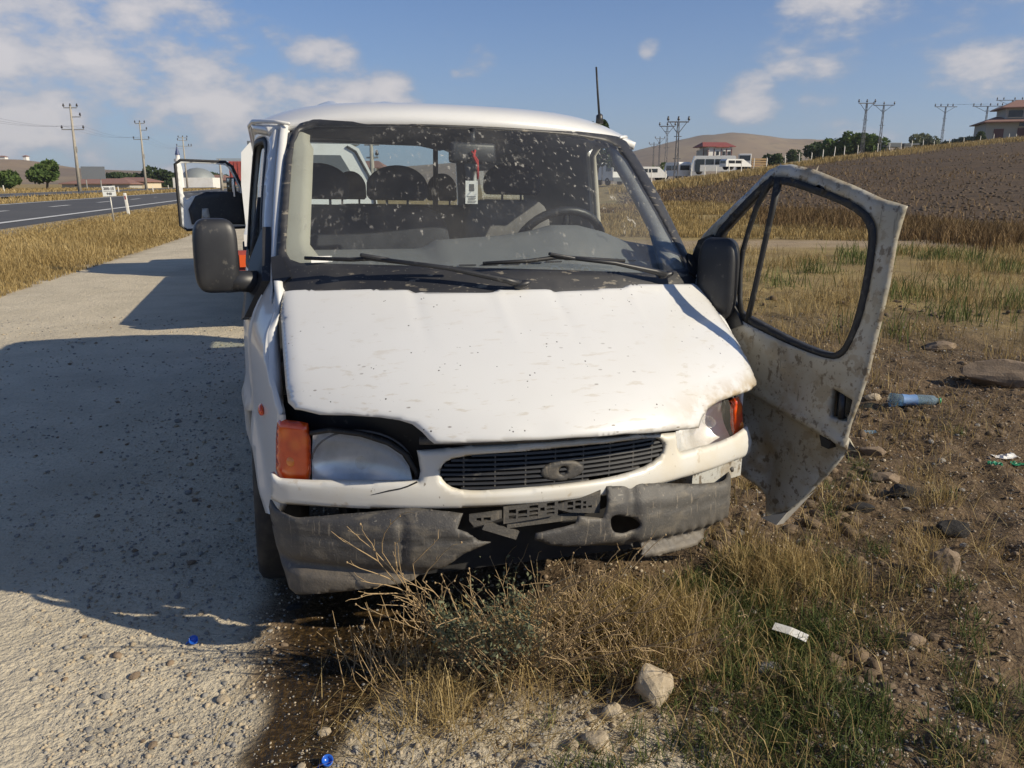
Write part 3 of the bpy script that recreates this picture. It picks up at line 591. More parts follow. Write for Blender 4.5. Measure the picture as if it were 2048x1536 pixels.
def front_end():
    fp = sheet('front_panel', S_panel, PANEL, MAT['paint_splash'], van, holes=[smooth_poly(GRHOLE, 1)], step=.011, thick=.018, rnd=.014, disp=lambda u, w: .012 * math.exp(-((w - .64) / .05) ** 2) - .02 * max(0, abs(u) - .83) * 6)
    # crack running down from the left lamp
    mb = MB(); cr = [(-.452, .680), (-.475, .667), (-.50, .657), (-.535, .648), (-.565, .638), (-.585, .632)]
    mb.tube([S_panel(u, w) + Vector((0, -.0125, 0)) for u, w in cr], [.003, .0022, .002, .0022, .0015, .0006], 5); mb.build('crack', MAT['dark'], fp)
    g = MB(); gs = smooth_poly(GRHOLE, 1); g = sheet('grille', lambda u, w: S_panel(u, w) + Vector((0, .055, 0)), gs, MAT['dark'], van, step=.03)
    # slats follow the slanting mouth of the grille
    def lim(u):
        ws = []
        for i, a in enumerate(gs):
            b = gs[(i + 1) % len(gs)]
            if (a[0] - u) * (b[0] - u) <= 0 and a[0] != b[0]: ws.append(a[1] + (b[1] - a[1]) * (u - a[0]) / (b[0] - a[0]))
        return (min(ws), max(ws)) if len(ws) > 1 else None
    for k in range(8):
        w0 = .653 + k * .0152; pts = []
        for u in np.linspace(-.378, .372, 76):
            l = lim(u); w = w0 + .006 * u
            if l and l[0] - .002 < w < l[1] + .002: pts.append((u, w))
        if len(pts) < 3: continue
        mb = MB(); vs = []
        for u, w in pts:
            p = S_panel(u, w); vs += [p + Vector((0, .012, .0032)), p + Vector((0, .010, -.0035)), p + Vector((0, .048, -.004)), p + Vector((0, .048, .007))]
        n = len(pts); fs = [(i * 4 + q, i * 4 + (q + 1) % 4, i * 4 + 4 + (q + 1) % 4, i * 4 + 4 + q) for i in range(n - 1) for q in range(4)] + [(0, 1, 2, 3), (n * 4 - 4, n * 4 - 3, n * 4 - 2, n * 4 - 1)]
        mb.add(vs, fs); mb.build('slat', MAT['black'], g)
    for u in (-.31, -.215, -.12, -.025, .07, .165, .255, .33):
        l = lim(u); mb = MB(); p = S_panel(u, (l[0] + l[1]) / 2); mb.box(p + Vector((0, .026, 0)), (.0022, .012, (l[1] - l[0]) / 2)); mb.build('rib', MAT['plastic'], g)
    # blank oval where the emblem sat, with its fixing hole
    def S_b(u, w): return S_panel(u, w) + Vector((0, .006, 0))
    ov = [(-.001 + .073 * math.copysign(abs(math.cos(a)) ** 1.05, math.cos(a)), .6945 + .0345 * math.sin(a)) for a in [2 * math.pi * i / 40 for i in range(40)]]
    ov = [(u, w - .001 * u) for u, w in ov]
    sheet('badge_plate', S_b, ov, MAT['plastic'], g, holes=[[(.001 + .013 * math.cos(a), .695 + .013 * math.sin(a)) for a in [2 * math.pi * i / 16 for i in range(16)]]], step=.008, thick=.02, rnd=.006)
    mb = MB(); mb.lathe([(0, .013), (.016, .012), (.016, 0.0)], S_b(.001, .695) + Vector((0, .004, 0)), 'y', 16); mb.build('badge_hole', MAT['black'], g)
    # lamps
    for nm, poly, ind, sx in (('headlight', LAMP_L, IND_L, -1), ('headlight', LAMP_R, IND_R, 1)):
        cu = sum(q[0] for q in poly) / len(poly); cw = sum(q[1] for q in poly) / len(poly)
        fc = (-.60, .70) if sx < 0 else (.66, .74)
        def bowl(u, w, fc=fc): 
            d = ((u - fc[0]) / .17) ** 2 + ((w - fc[1]) / .13) ** 2; return -.095 * max(0, 1 - d) ** .8 - .010
        h = empty('headlight', parent=van)
        sm = smooth_poly(poly, 1)
        sheet('reflector', S_lamp, poly, MAT['chrome'], h, step=.014, disp=bowl, off=-.012)
        sheet('lens', S_lamp, sm, MAT['lens'], h, step=.010, rnd=.012, disp=lambda u, w, fc=fc: .0024 * math.sin(u * 360) * float(sstep(.04, .11, abs(u - fc[0]))) + .008 * math.exp(-((w - .70) / .07) ** 2))
        if sx < 0:
            mb = MB(); mb.tube([S_lamp(u, w) + Vector((0, .004, 0)) for u, w in [(-.750, .800), (-.694, .815), (-.603, .809), (-.525, .785), (-.473, .748), (-.443, .695), (-.437, .655)]], [.008, .009, .010, .010, .010, .010, .009], 8); mb.build('lamp_rim', MAT['rubber'], h, True)
        mb = MB(); mb.ellipsoid((fc[0], S_lamp(*fc).y + .050, fc[1]), (.020, .035, .020)); mb.build('bulb', MAT['lens'], h, True)
        mb = MB(); mb.tube([S_lamp(fc[0] + .150 * math.cos(a), fc[1] + .115 * math.sin(a)) + Vector((0, .018, 0)) for a in np.linspace(.15, math.pi - .1, 20)], .0035, 6); mb.build('bowl_edge', MAT['vgrey_'], h, True)
        i_ = sheet('indicator', S_lamp, smooth_poly(ind, 1), MAT['orange'], van, step=.012, thick=.03, rnd=.016, off=.002)
        iu = sum(q[0] for q in ind) / len(ind); MB().ellipsoid(S_lamp(iu, .70) + Vector((0, .012, 0)), (.022, .016, .022)).build('bulb', MAT['bulb'], i_, True)
    sp = S_left(.435, .805); mb = MB(); mb.ellipsoid(sp + Vector((-.003, 0, 0)), (.012, .035, .020)); mb.build('side_marker', MAT['orange'], van, True)
    # bumper: left half still hung on, right half torn loose, each a bent plastic skin
    def prof(w, wt): 
        t = (wt - w); return .010 * math.exp(-((t - .10) / .09) ** 2) - .05 * max(0, .035 - t) / .035 * .35 + (-.028 * math.exp(-((t - .195) / .018) ** 2)) + (.010 if t > .21 else 0)
    def S_bl(u, w): 
        e = max(0, -.80 - u); return Vector((u + e * .12, -.15 + .38 * u * u + 9 * e * e, w))
    dent = lambda u, w: prof(w, .575) + .006 * (float(fbm(u * 7, w * 7, 71)) - .5) + .003 * (float(vnoise(u * 60, w * 60, 72)) - .5) - .005 * (abs(w - .505 - .03 * u) < .006) - .012 * math.exp(-((u + .50) / .014) ** 2) * (1 if .40 < w < .56 else .2) - .03 * max(0, u + .42) * 4 * (1 if w < .5 else .3)
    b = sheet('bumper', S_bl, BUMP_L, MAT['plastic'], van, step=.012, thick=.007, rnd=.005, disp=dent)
    def S_br(u, w):
        e = max(0, u - .66); return Vector((u, -.15 + .38 * u * u + 5 * e * e, w))
    dent2 = lambda u, w: prof(w, .625 - .10 * max(0, u - .1)) + .008 * (float(fbm(u * 8, w * 8, 73)) - .5) + .003 * (float(vnoise(u * 60, w * 60, 74)) - .5) - .004 * (abs(w - .535 + .13 * (u - .3)) < .006) * (u > .3) - .014 * math.exp(-((u - .24) / .02) ** 2) + .008 * math.exp(-((u - .70 + .2 * (w - .5)) / .04) ** 2) + .006 * math.sin(u * 130 + w * 40) * math.exp(-((w - .40) / .03) ** 2) * (u > .3)
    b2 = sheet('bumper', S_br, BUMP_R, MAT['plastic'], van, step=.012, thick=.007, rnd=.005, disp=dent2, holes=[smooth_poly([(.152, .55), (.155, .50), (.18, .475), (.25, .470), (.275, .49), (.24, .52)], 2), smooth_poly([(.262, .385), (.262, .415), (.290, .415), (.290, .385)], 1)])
    # curled end of the torn bumper
    mb = MB(); mb.tube([S_br(.753, .552), S_br(.775, .585) + Vector((.0, .02, 0)), S_br(.79, .60) + Vector((.0, .06, 0)), S_br(.795, .575) + Vector((0, .09, 0)), S_br(.79, .51) + Vector((0, .05, 0))], [.012, .010, .008, .008, .008], 6); mb.build('torn_edge', MAT['plastic'], b2, True)
    mb = MB(); mb.box((.66, .14, .57), (.14, .06, .05), rotm('Z', .35)); mb.build('bumper_support', MAT['paint_dirty'], b2)
    mb = MB(); mb.box((.40, -.035, .600), (.10, .004, .010), rotm('Z', .28) @ rotm('Y', -.06)); mb.build('fixing_strip', MAT['paint_splash'], b2)
    # broken number plate holder
    def S_pl(u, w): return Vector((u, -.125 + .3 * u * u, w))
    br = empty('plate_holder', parent=van)
    def slots(u0, u1, w0, w1, seed):
        r = random.Random(seed); hs = []; u = u0 + .012
        while u < u1 - .025:
            wd = r.uniform(.010, .03); w = w0 + .006
            while w < w1 - .010:
                hh = r.uniform(.006, .014); 
                if r.random() < .8: hs.append([(u, w), (u + wd, w), (u + wd, w + hh), (u, w + hh)])
                w += hh + .006
            u += wd + .007
        return hs
    sheet('holder_plate', S_pl, [(-.30, .575), (-.30, .555), (-.285, .535), (-.26, .540), (-.20, .560), (-.20, .585)], MAT['plastic'], br, holes=slots(-.29, -.21, .548, .58, 3), step=.02, thick=.008, smooth=False)
    sheet('holder_plate', lambda u, w: S_pl(u, w + .05 * (u + .1)) , [(-.195, .545), (-.195, .600), (-.02, .600), (-.02, .552)], MAT['plastic'], br, holes=slots(-.19, -.03, .552, .596, 5), step=.02, thick=.008, smooth=False)
    sheet('holder_plate', lambda u, w: S_pl(u, w) + Vector((0, -.01 * u, .0)), [(-.05, .585), (.06, .605), (.125, .625), (.125, .545), (.02, .560)], MAT['plastic'], br, holes=slots(.0, .12, .562, .60, 9), step=.02, thick=.008, smooth=False)
    mb = MB(); mb.box((-.05, -.10, .535), (.13, .006, .012), rotm('Y', -.02)); mb.box((-.20, -.10, .515), (.06, .006, .014), rotm('Y', .4)); mb.build('holder_bar', MAT['plastic'], br)
    # wheels
    for sx, vv in ((-1, .86), (1, .86), (-1, 3.62), (1, 3.62)):
        wh = empty('wheel', (sx * .845, vv, .315), 0, van)
        t = MB(); R = .318; t.lathe([(-.09, .20), (-.098, .24), (-.098, .285), (-.085, .308), (-.06, R), (.06, R), (.085, .308), (.098, .285), (.098, .24), (.09, .20)], (0, 0, 0), 'x', 40); t.build('tyre', MAT['tyre'], wh, True)
        r_ = MB(); r_.lathe([(sx * .085, .205), (sx * .075, .19), (sx * .05, .175), (sx * .06, .12), (sx * .08, .075), (sx * .085, .0)], (0, 0, 0), 'x', 28); r_.build('rim', MAT['steel'], wh, True)
front_end()
def glazing():
    sheet('windscreen', S_wind, [(a * 1.006, .5 + (s - .5) * 1.02) for a, s in WS_IN], MAT['windscreen'], van, step=.05, out=tuple(WIND_N), off=-.004)
    sheet('windscreen_surround', S_wind, WS_OUT, MAT['cowl'], van, holes=[WS_IN], step=.025, thick=.016, out=tuple(WIND_N), off=.002, rnd=.006)
    # corner blanks of the scuttle
    for sx in (-1, 1):
        mb = MB(); mb.prism([S_wind(sx * .95, .06), S_wind(sx * 1.02, .0), S_wind(sx * 1.04, .16), S_wind(sx * 1.0, .17)], tuple(WIND_N * -.004), tuple(WIND_N * .012)); mb.build('scuttle_corner', MAT['black'], van)
    # wipers resting on the scuttle
    for (piv, el, tip0, tip1) in (((-.015, .30, 1.232), (-.52, .395, 1.318), (-.73, .475, 1.312), (-.24, .36, 1.282)), ((.60, .42, 1.245), (.14, .375, 1.320), (-.14, .355, 1.300), (.42, .41, 1.300))):
        a = empty('wiper', parent=van); p, e = Vector(piv), Vector(el); mid = (p + e) / 2 + Vector((0, -.012, .012))
        MB().tube([p, p.lerp(e, .12) + Vector((0, -.012, .006)), mid, e], [.014, .011, .008, .006], 8).build('arm', MAT['black'], a, True)
        MB().ellipsoid(p, (.032, .016, .014), rot=rotm('Y', -.25)).build('pivot_cap', MAT['black'], a, True)
        MB().box(e + Vector((.015, -.004, .002)), (.05, .010, .006), rotm('Y', .17), bev=.004).build('clip', MAT['black'], a, True)
        b0, b1 = Vector(tip0), Vector(tip1); MB().tube([b0, b0.lerp(b1, .3) + Vector((0, -.004, .006)), e + Vector((0, .0, -.002)), b1], [.006, .007, .008, .006], 6).build('blade', MAT['rubber'], a, True)
    # rear-view mirrors outside
    def mirror(parent, c, hs, rot, arm):
        m = MB(); m.ellipsoid(c, hs, .42, 28, 18, rot, e2=.50); o = m.build('mirror', MAT['black'], parent, True)
        return o
    def arm(name, pts, r, parent): MB().tube(pts, r, 12).build(name, MAT['black'], parent, True)
    m = mirror(van, (-1.022, .71, 1.303), (.074, .055, .130), rotm('Z', .12), None)
    arm('mirror_arm', [(-.99, .71, 1.215), (-.945, .705, 1.212), (-.885, .70, 1.210)], [.045, .038, .040], m)
    mb = MB(); pl = [(.66, 1.09), (.63, 1.22), (.70, 1.30), (.80, 1.40), (.81, 1.28), (.72, 1.07)]; mb.prism([S_left(v, w) for v, w in pl], (-.028, 0, 0), (.002, 0, 0)); mb.build('mirror_base', MAT['black'], m)
    # aerial
    a = MB(); a.tube([(.703, 1.36, 1.868), (.701, 1.362, 1.905), (.699, 1.364, 1.91)], [.019, .016, .008], 10); o = a.build('antenna', MAT['black'], van, True)
    MB().tube([(.701, 1.364, 1.905), (.690, 1.366, 2.00), (.678, 1.37, 2.12)], [.0058, .0054, .0045], 8).build('antenna_rod', MAT['rubber'], o, True)
glazing()
def open_door():
    def relief(l, w):
        # pressed waist line, folded lower skin, edge crush
        crease = .806 - .275 * (l - .240)
        d = w - crease
        r = .0
        if d < 0: r -= .045 * min(1, -d / .035) * (1 if d > -.12 else 1)
        r += .012 * math.exp(-(d / .02) ** 2)
        r -= .03 * math.exp(-((l - .36) / .05) ** 2) * sstep(.60, .52, w)
        r += .012 * (float(fbm(l * 7, w * 7, 81)) - .5)
        if w > 1.0: r -= .02 * (w - 1.0)
        return float(r)
    hole = smooth_poly(DHOLE, 1)
    hl = [(.639, .879), (.720, .851), (.712, .766), (.643, .768)]
    d = sheet('driver_door', S_door, DOOR, MAT['paint_dirty'], van, holes=[hole, hl], step=.017, thick=.045, out=tuple(DOOR_N), rnd=.012, disp=relief, hole_round=False)
    cx, cy = .33, 1.27; ins = []
    for a, b in hole: 
        k = Vector((cx - a, cy - b)); k = k / k.length; ins.append((a + k.x * .026, b + k.y * .026))
    sheet('window_seal', S_door, hole, MAT['rubber'], d, holes=[ins], step=.02, thick=.035, out=tuple(DOOR_N), off=-.004)
    def bar(pts, r, nm): MB().tube([S_door(l, w) + DOOR_N * -.012 for l, w in pts], r, 8).build(nm, MAT['rubber'], d, True)
    bar([(.296, 1.612), (.275, 1.580), (.233, 1.50), (.206, 1.41), (.188, 1.338), (.184, 1.25), (.193, 1.15), (.213, 1.055)], [.014, .013, .011, .010, .010, .010, .010, .012], 'quarter_frame')
    bar([(.322, 1.612), (.303, 1.48), (.283, 1.35), (.258, 1.18), (.237, 1.058)], [.016, .012, .011, .011, .012], 'glass_channel')
    # triangular black sail carrying the mirror
    mb = MB(); mb.prism([S_door(l, w) for l, w in [(-.05, 1.29), (-.02, 1.365), (.044, 1.39), (.075, 1.33), (.125, 1.22), (.20, 1.10), (.232, 1.05), (.13, 1.0), (.047, 1.10)]], tuple(DOOR_N * -.03), tuple(DOOR_N * .012)); mb.build('sail_panel', MAT['black'], d)
    mm = MB(); c = S_door(.125, 1.222) + DOOR_N * .050; rot = rotm('Z', math.radians(-54)); mm.ellipsoid(c, (.078, .046, .162), .45, 28, 18, rot, e2=.5); mo = mm.build('mirror', MAT['black'], d, True)
    MB().tube([c + Vector((0, 0, -.07)), S_door(.10, 1.12) + DOOR_N * -.01], [.04, .045], 10).build('mirror_arm', MAT['black'], d, True)
    # handle cup and key hole
    mb = MB(); q = [S_door(l, w) for l, w in hl]; mb.prism(q, tuple(DOOR_N * -.05), tuple(DOOR_N * -.038)); mb.build('handle_cup', MAT['black'], d)
    mb = MB(); mb.tube([S_door(.678, .862) + DOOR_N * -.006, S_door(.682, .772) + DOOR_N * -.006], [.012, .012], 8); mb.build('handle', MAT['black'], d, True)
    mb = MB(); mb.prism([S_door(l, w) for l, w in [(.612, .696), (.664, .680), (.655, .652), (.625, .656)]], tuple(DOOR_N * -.05), tuple(DOOR_N * .006)); mb.build('drain_hole', MAT['dark'], d)
    # inner skin and crumpled lower flap
    mb = MB(); mb.add([S_door(.48, .33) + DOOR_N * -.05, S_door(.57, .445) + DOOR_N * -.08, S_door(.41, .235) + DOOR_N * -.14, S_door(.43, .255) + DOOR_N * -.06, S_door(.361, .267) + DOOR_N * -.05], [(0, 1, 2, 3), (0, 3, 4), (3, 2, 4)]); mb.build('bent_flap', MAT['paint'], d)
    for (l, w) in ((0.0, .72), (.03, .55)):
        MB().box(S_door(l + .05, w) + DOOR_N * -.05, (.08, .03, .03), rotm('Z', math.radians(-71))).build('hinge', MAT['paint_dirty'], d)
open_door()
def cabin():
    fab, fg = MAT['fabric'], MAT['fabric_grey']
    tops = [(-.80, 1.300), (-.69, 1.312), (-.266, 1.316), (-.205, 1.350), (.065, 1.368), (.194, 1.388), (.281, 1.412), (.392, 1.412), (.507, 1.386), (.602, 1.350), (.70, 1.335), (.80, 1.320)]
    tu, tw = [q[0] for q in tops], [q[1] for q in tops]
    mb = MB(); us = np.linspace(-.80, .80, 60); prof = [(0, 0), (.25, .22), (.5, .55), (.75, .9), (.9, 1.0), (1.0, 1.0), (1.06, .9), (1.12, -.4), (1.15, -4.0)]
    for a, b in prof:
        for u in us:
            w1 = float(np.interp(u, tu, tw)); v0 = .42 + .29 * u * u; mb.v.append((u, v0 + (.85 - v0) * a, 1.238 + (w1 - 1.238) * b if b >= -.5 else .70))
    n = len(us); mb.f = [(j * n + i, j * n + i + 1, (j + 1) * n + i + 1, (j + 1) * n + i) for j in range(len(prof) - 1) for i in range(n - 1)]
    d = mb.build('dashboard', MAT['dash'], van, True, fix=False)
    for k in range(12):
        u = -.40 + k * .085
        if abs(u) < .02: continue
        v0 = .50 + .25 * u * u; w = float(np.interp(u, tu, tw)); MB().box((u, v0 + .05, 1.238 + (w - 1.238) * .30 + .004), (.032, .004, .002)).build('air_slot', MAT['dark'], d)
    # steering wheel
    mb = MB(); c = Vector((.385, 1.02, 1.30)); rot = rotm('X', math.radians(-58)); pts = [c + rot @ Vector((.20 * math.cos(a), .20 * math.sin(a), 0)) for a in [2 * math.pi * i / 36 for i in range(37)]]
    mb.tube(pts, .019, 10, cap=False); s = mb.build('steering_wheel', MAT['black'], van, True)
    mb = MB(); mb.ellipsoid(c + rot @ Vector((0, 0, .02)), (.07, .06, .03), .7, rot=rot); 
    for a in (0, math.pi, 1.5 * math.pi): mb.tube([c, c + rot @ Vector((.19 * math.cos(a), .19 * math.sin(a), 0))], .014, 6)
    mb.build('wheel_hub', MAT['black'], s, True)
    def seat(c, hw, top, mat, heads, base=True):
        r = empty('seat', parent=van); v = c[1]
        MB().ellipsoid((c[0], v, (top + .62) / 2), (hw, .085, (top - .62) / 2), .35, 26, 14, rotm('X', -.12), e2=.32).build('backrest', mat, r, True)
        MB().ellipsoid((c[0], v - .28, .68), (hw, .27, .09), .3, 22, 8, e2=.4).build('cushion', mat, r, True)
        for (hu, hv, hw_, hmat) in heads:
            w0 = top + .035
            m = MB(); nn = 16; poly = [(-1, 0), (-.98, .25)] + [(math.cos(a), .30 + .70 * math.sin(a)) for a in np.linspace(math.pi * .93, math.pi * .07, nn)] + [(.98, .25), (1, 0), (.85, -.08), (-.85, -.08)]
            P_ = [Vector((hu + x * hw_, hv, w0 + y * .150)) for x, y in poly]
            bmq = MB(); bmq.prism(P_, (0, -.045, 0), (0, .045, 0)); h = bmq.build('headrest', hmat, r, True)
            md = h.modifiers.new('soft', 'BEVEL'); md.width = .022; md.segments = 3; md.limit_method = 'ANGLE'; md.angle_limit = 1.0
            for q in (-.05, .05): MB().tube([(hu + q, hv, top - .03), (hu + q, hv, w0 + .02)], .006, 6).build('headrest_rod', MAT['steel'], r, True)
        return r
    seat((.345, 1.66), .232, 1.505, fg, [(.375, 1.70, .148, fab)])
    seat((-.42, 1.56), .44, 1.470, fab, [(-.235, 1.58, .145, fab), (-.60, 1.58, .142, fab)])
    seat((.0, 2.55), .62, 1.46, fg, [(.20, 2.58, .09, fab), (-.35, 2.58, .09, fab)])
    MB().tube([(.135, 2.45, .45), (.135, 2.45, 1.86)], .015, 8).build('grab_pole', MAT['black'], van, True)
    # headlining edge, visors and centre mirror
    def S_h(u, w): return Vector((u, 1.235 + .12 * u * u, w))
    low = [(-.76, 1.735), (-.69, 1.752), (-.63, 1.748), (-.359, 1.743), (-.18, 1.728), (-.097, 1.712), (-.05, 1.722), (.016, 1.751), (.10, 1.768), (.177, 1.771), (.26, 1.752), (.319, 1.729), (.355, 1.755), (.463, 1.788), (.573, 1.796), (.68, 1.784), (.76, 1.750)]
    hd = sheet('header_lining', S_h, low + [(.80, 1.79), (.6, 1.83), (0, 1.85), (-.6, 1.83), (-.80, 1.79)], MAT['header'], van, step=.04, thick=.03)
    mb = MB(); vs = []
    for u in np.linspace(-.74, .74, 30):
        s = S_wind(u / .735, .985); vs += [tuple(s + Vector((0, .012, -.010))), tuple(S_h(u, float(np.interp(u, [q[0] for q in low], [q[1] for q in low]))) + Vector((0, 0, .002)))]
    mb.add(vs, [(2 * i, 2 * i + 1, 2 * i + 3, 2 * i + 2) for i in range(29)]); mb.build('sun_visor', MAT['header'], van, True, fix=False)
    mb = MB(); mb.box((-.018, .99, 1.694), (.100, .022, .042), rotm('Z', .12), bev=.016); mr = mb.build('cabin_mirror', MAT['black'], van, True)
    MB().tube([(-.018, .985, 1.72), (-.015, 1.0, 1.79)], .012, 8).build('mirror_stalk', MAT['black'], mr, True)
    # pillar trims seen through the glass
    for sx, mt, wd in ((-1, MAT['beige'], .105), (1, MAT['greypillar'], .125)):
        mb = MB(); n = 16; vs = []
        for i in range(n + 1):
            s = .10 + .87 * i / n; fl = wd + (.10 * max(0, 1 - i / 3.0) if sx < 0 else .06 * max(0, 1 - i / 5)); fl *= 1 if i < n - 1 else .8
            a = S_wind(sx * .985, s) - WIND_N * .012; b = S_wind(sx * (.985 - fl), s) - WIND_N * .03; c = b + Vector((sx * .02, .05, -.02)); vs += [a, (a + b) / 2 + WIND_N * .008, b, c]
        mb.add(vs, [(i * 4 + k, i * 4 + k + 1, i * 4 + k + 5, i * 4 + k + 4) for i in range(n) for k in range(3)]); mb.build('pillar_trim', mt, van, True, fix=False)
    # red lanyard with a printed card on the mirror; slip of paper behind the glass
    h = tag(van_frame('hanging_card'), 'white printed card on a red lanyard hung from the van cabin mirror', 'card')
    pts = [Vector((-.012, .965, 1.705)), Vector((-.022, .955, 1.68)), Vector((-.006, .952, 1.65)), Vector((-.004, .952, 1.59))]
    MB().tube(pts, [.005, .007, .006, .004], 6).build('lanyard', MAT['red'], h, True); MB().tube([Vector((-.03, .958, 1.70)), Vector((-.005, .952, 1.665)), Vector((-.001, .952, 1.60))], .004, 6).build('lanyard', MAT['red'], h, True)
    MB().box((-.030, .950, 1.537), (.026, .001, .046)).build('card', MAT['paper'], h)
    MB().box((-.030, .948, 1.556), (.010, .0006, .014)).build('print_mark', MAT['print'], h)
    for k in range(5): MB().box((-.030 + .002 * (k % 2), .948, 1.520 - k * .006), (.018 - .002 * (k % 3), .0006, .0012)).build('print_line', MAT['print'], h)
    p = tag(van_frame('paper_slip'), 'small white paper slip lying on the dashboard behind the windscreen', 'paper')
    o = MB().box((-.668, .56, 1.300), (.036, .013, .0008), rotm('X', .9) @ rotm('Y', -.05)).build('slip', MAT['paper'], p)
cabin()

# ------------------------------------------------------------------ highway on the left
MAT['asphalt'] = pmat('asphalt', (.060, .060, .062), .85, layers=[('noise', .4, .35, .7, (.085, .083, .08), .7), ('noise', 30, .5, .75, (.10, .098, .092), .5)], bump=(60, .2, .004))
MAT['roadpaint'] = pmat('worn_road_paint', (.55, .55, .53), .7, layers=[('noise', 3, .5, .7, (.30, .30, .29), .6)])
def QtoXY(Q, A): return (RC * Q - RS * A, RS * Q + RC * A)        # Q across the road, A along it
def ribbon(name, q0, q1, a0, a1, lift, mat, parent=None, da=6.0):
    n = max(2, int((a1 - a0) / da) + 1); V = []; 
    for A in np.linspace(a0, a1, n):
        for q in (q0, q1):
            x, y = QtoXY(q, A); V.append((x, y, .40 + lift + max(0, 0)))
    V = np.array(V); 
    for i in range(len(V)): V[i, 2] = float(zt(V[i, 0], V[i, 1], False, True)) + .035 + lift
    F = np.array([(2 * i, 2 * i + 1, 2 * i + 3, 2 * i + 2) for i in range(n - 1)]); return np_mesh(name, V, F, mat, parent=parent)
def highway():
    for (q0, q1, e0, e1, dash) in ((-17.0, -7.9, -16.4, -9.0, -12.7), (-32.7, -25.0, -32.0, -25.8, -28.9)):
        r = kind(ribbon('road', q0, q1, -30, 900, 0, MAT['asphalt'], da=5), 'structure')
        for q in (e0, e1): ribbon('edge_line', q - .15, q + .15, -30, 500, .014, MAT['roadpaint'], r, 5)
        for k in range(26): ribbon('lane_dash', dash - .14, dash + .14, 8 + k * 9.0, 11.2 + k * 9.0, .012, MAT['roadpaint'], r, 1.6)
def shoulder():
    V = []; As = np.linspace(-30, 400, 110); prof = [(-8.0, .030), (-7.5, .028), (-7.1, -.01), (-6.6, -.10)]
    for A in As:
        for q, dz in prof: x, y = QtoXY(q, A); V.append((x, y, float(zt(x, y, False, True)) + dz))
    n = len(prof); F = np.array([(i * n + k, i * n + k + 1, i * n + n + k + 1, i * n + n + k) for i in range(len(As) - 1) for k in range(n - 1)]); kind(np_mesh('road_shoulder', np.array(V), F, MAT['gravel_edge'], smooth=True), 'structure')
MAT['gravel_edge'] = pmat('gravel_shoulder', (.24, .21, .165), .9, layers=[('noise', 3, .35, .7, (.17, .145, .105), .8)])
highway(); shoulder()
MAT['post_white'] = pmat('white_post_paint', (.72, .70, .64), .6, layers=[('noise', 20, .45, .7, (.5, .46, .38), .6)])
MAT['reflector_red'] = pmat('red_reflector', (.25, .02, .02), .3)
MAT['galv'] = pmat('galvanised_steel', (.42, .41, .38), .5, .5, layers=[('noise', 20, .45, .7, (.30, .27, .22), .6)])
MAT['concrete'] = pmat('pole_concrete', (.34, .31, .26), .85, layers=[('noise', 3, .4, .7, (.26, .24, .20), .7)])
MAT['insul'] = pmat('dark_insulator', (.03, .025, .025), .3)
MAT['lattice'] = pmat('painted_lattice_steel', (.14, .14, .15), .6, .3)
MAT['signwhite'] = pmat('sign_white', (.66, .68, .66), .5); MAT['signback'] = pmat('grey_sign_back', (.16, .175, .195), .6)
def text_part(name, txt, size, loc, rot, mat, parent):
    cu = bpy.data.curves.new(name, 'FONT'); cu.body = txt; cu.size = size; cu.align_x = 'CENTER'; cu.align_y = 'CENTER'; cu.extrude = .001; cu.offset = .006
    t = bpy.data.objects.new(name, cu); COL.objects.link(t); dg = bpy.context.evaluated_depsgraph_get(); dg.update()
    me = bpy.data.meshes.new_from_object(t.evaluated_get(dg)); bpy.data.objects.remove(t); me.materials.clear(); me.materials.append(mat)
    o = bpy.data.objects.new(name, me); link(o, parent); o.location = loc; o.rotation_euler = rot; return o
def km_sign():
    p = sight(229, 446, 27.5); z = zg(p.x, p.y); s = tag(empty('kilometre_sign', (p.x, p.y, z), .35), 'white kilometre sign on a thin steel post at the edge of the highway', 'road sign')
    top = sight(224, 372, 27.5).z - z; lean = rotm('Y', -.05)
    MB().tube([(0, 0, -.3), (-.05, 0, top)], .028, 8).build('post', MAT['galv'], s, True)
    MB().box((-.045, -.04, top - .17), (.205, .006, .17), lean, bev=.004).build('plate', MAT['signwhite'], s)
    for t_, zz, sz in (('200-15', top - .09, .115), ('940', top - .26, .105)): text_part('lettering', t_, sz, (-.045, -.049, zz), (math.pi / 2, 0, 0), MAT['print'], s)
    MB().box((-.045, -.048, top - .17), (.165, .002, .007)).build('divider', MAT['print'], s)
km_sign()
def delineator(px, py, Y, label, refl=True, group=None):
    p = sight(px, py, Y); z = zg(p.x, p.y) - .05; r = tag(empty('delineator_post', (p.x, p.y, z), .2), label, 'road post', group); h = .90
    MB().box((0, 0, h / 2), (.055, .03, h / 2), rotm('Y', -.07), bev=.012).build('post', MAT['post_white'], r, True)
    if refl: MB().box((-.02, -.033, h * .80), (.022, .004, .07), rotm('Y', -.07)).build('reflector', MAT['reflector_red'], r)
    return r
delineator(256, 430, 32.0, 'white roadside delineator post with a red reflector beside the kilometre sign')
for q in ((238, 388, 97), (307, 388, 100)): delineator(*q, 'plain white delineator post standing in the highway median', False, 'median posts')
for q in ((9, 387, 100), (337, 376, 175)): delineator(*q, 'plain white delineator post on the far side of the highway', False, 'far verge posts')
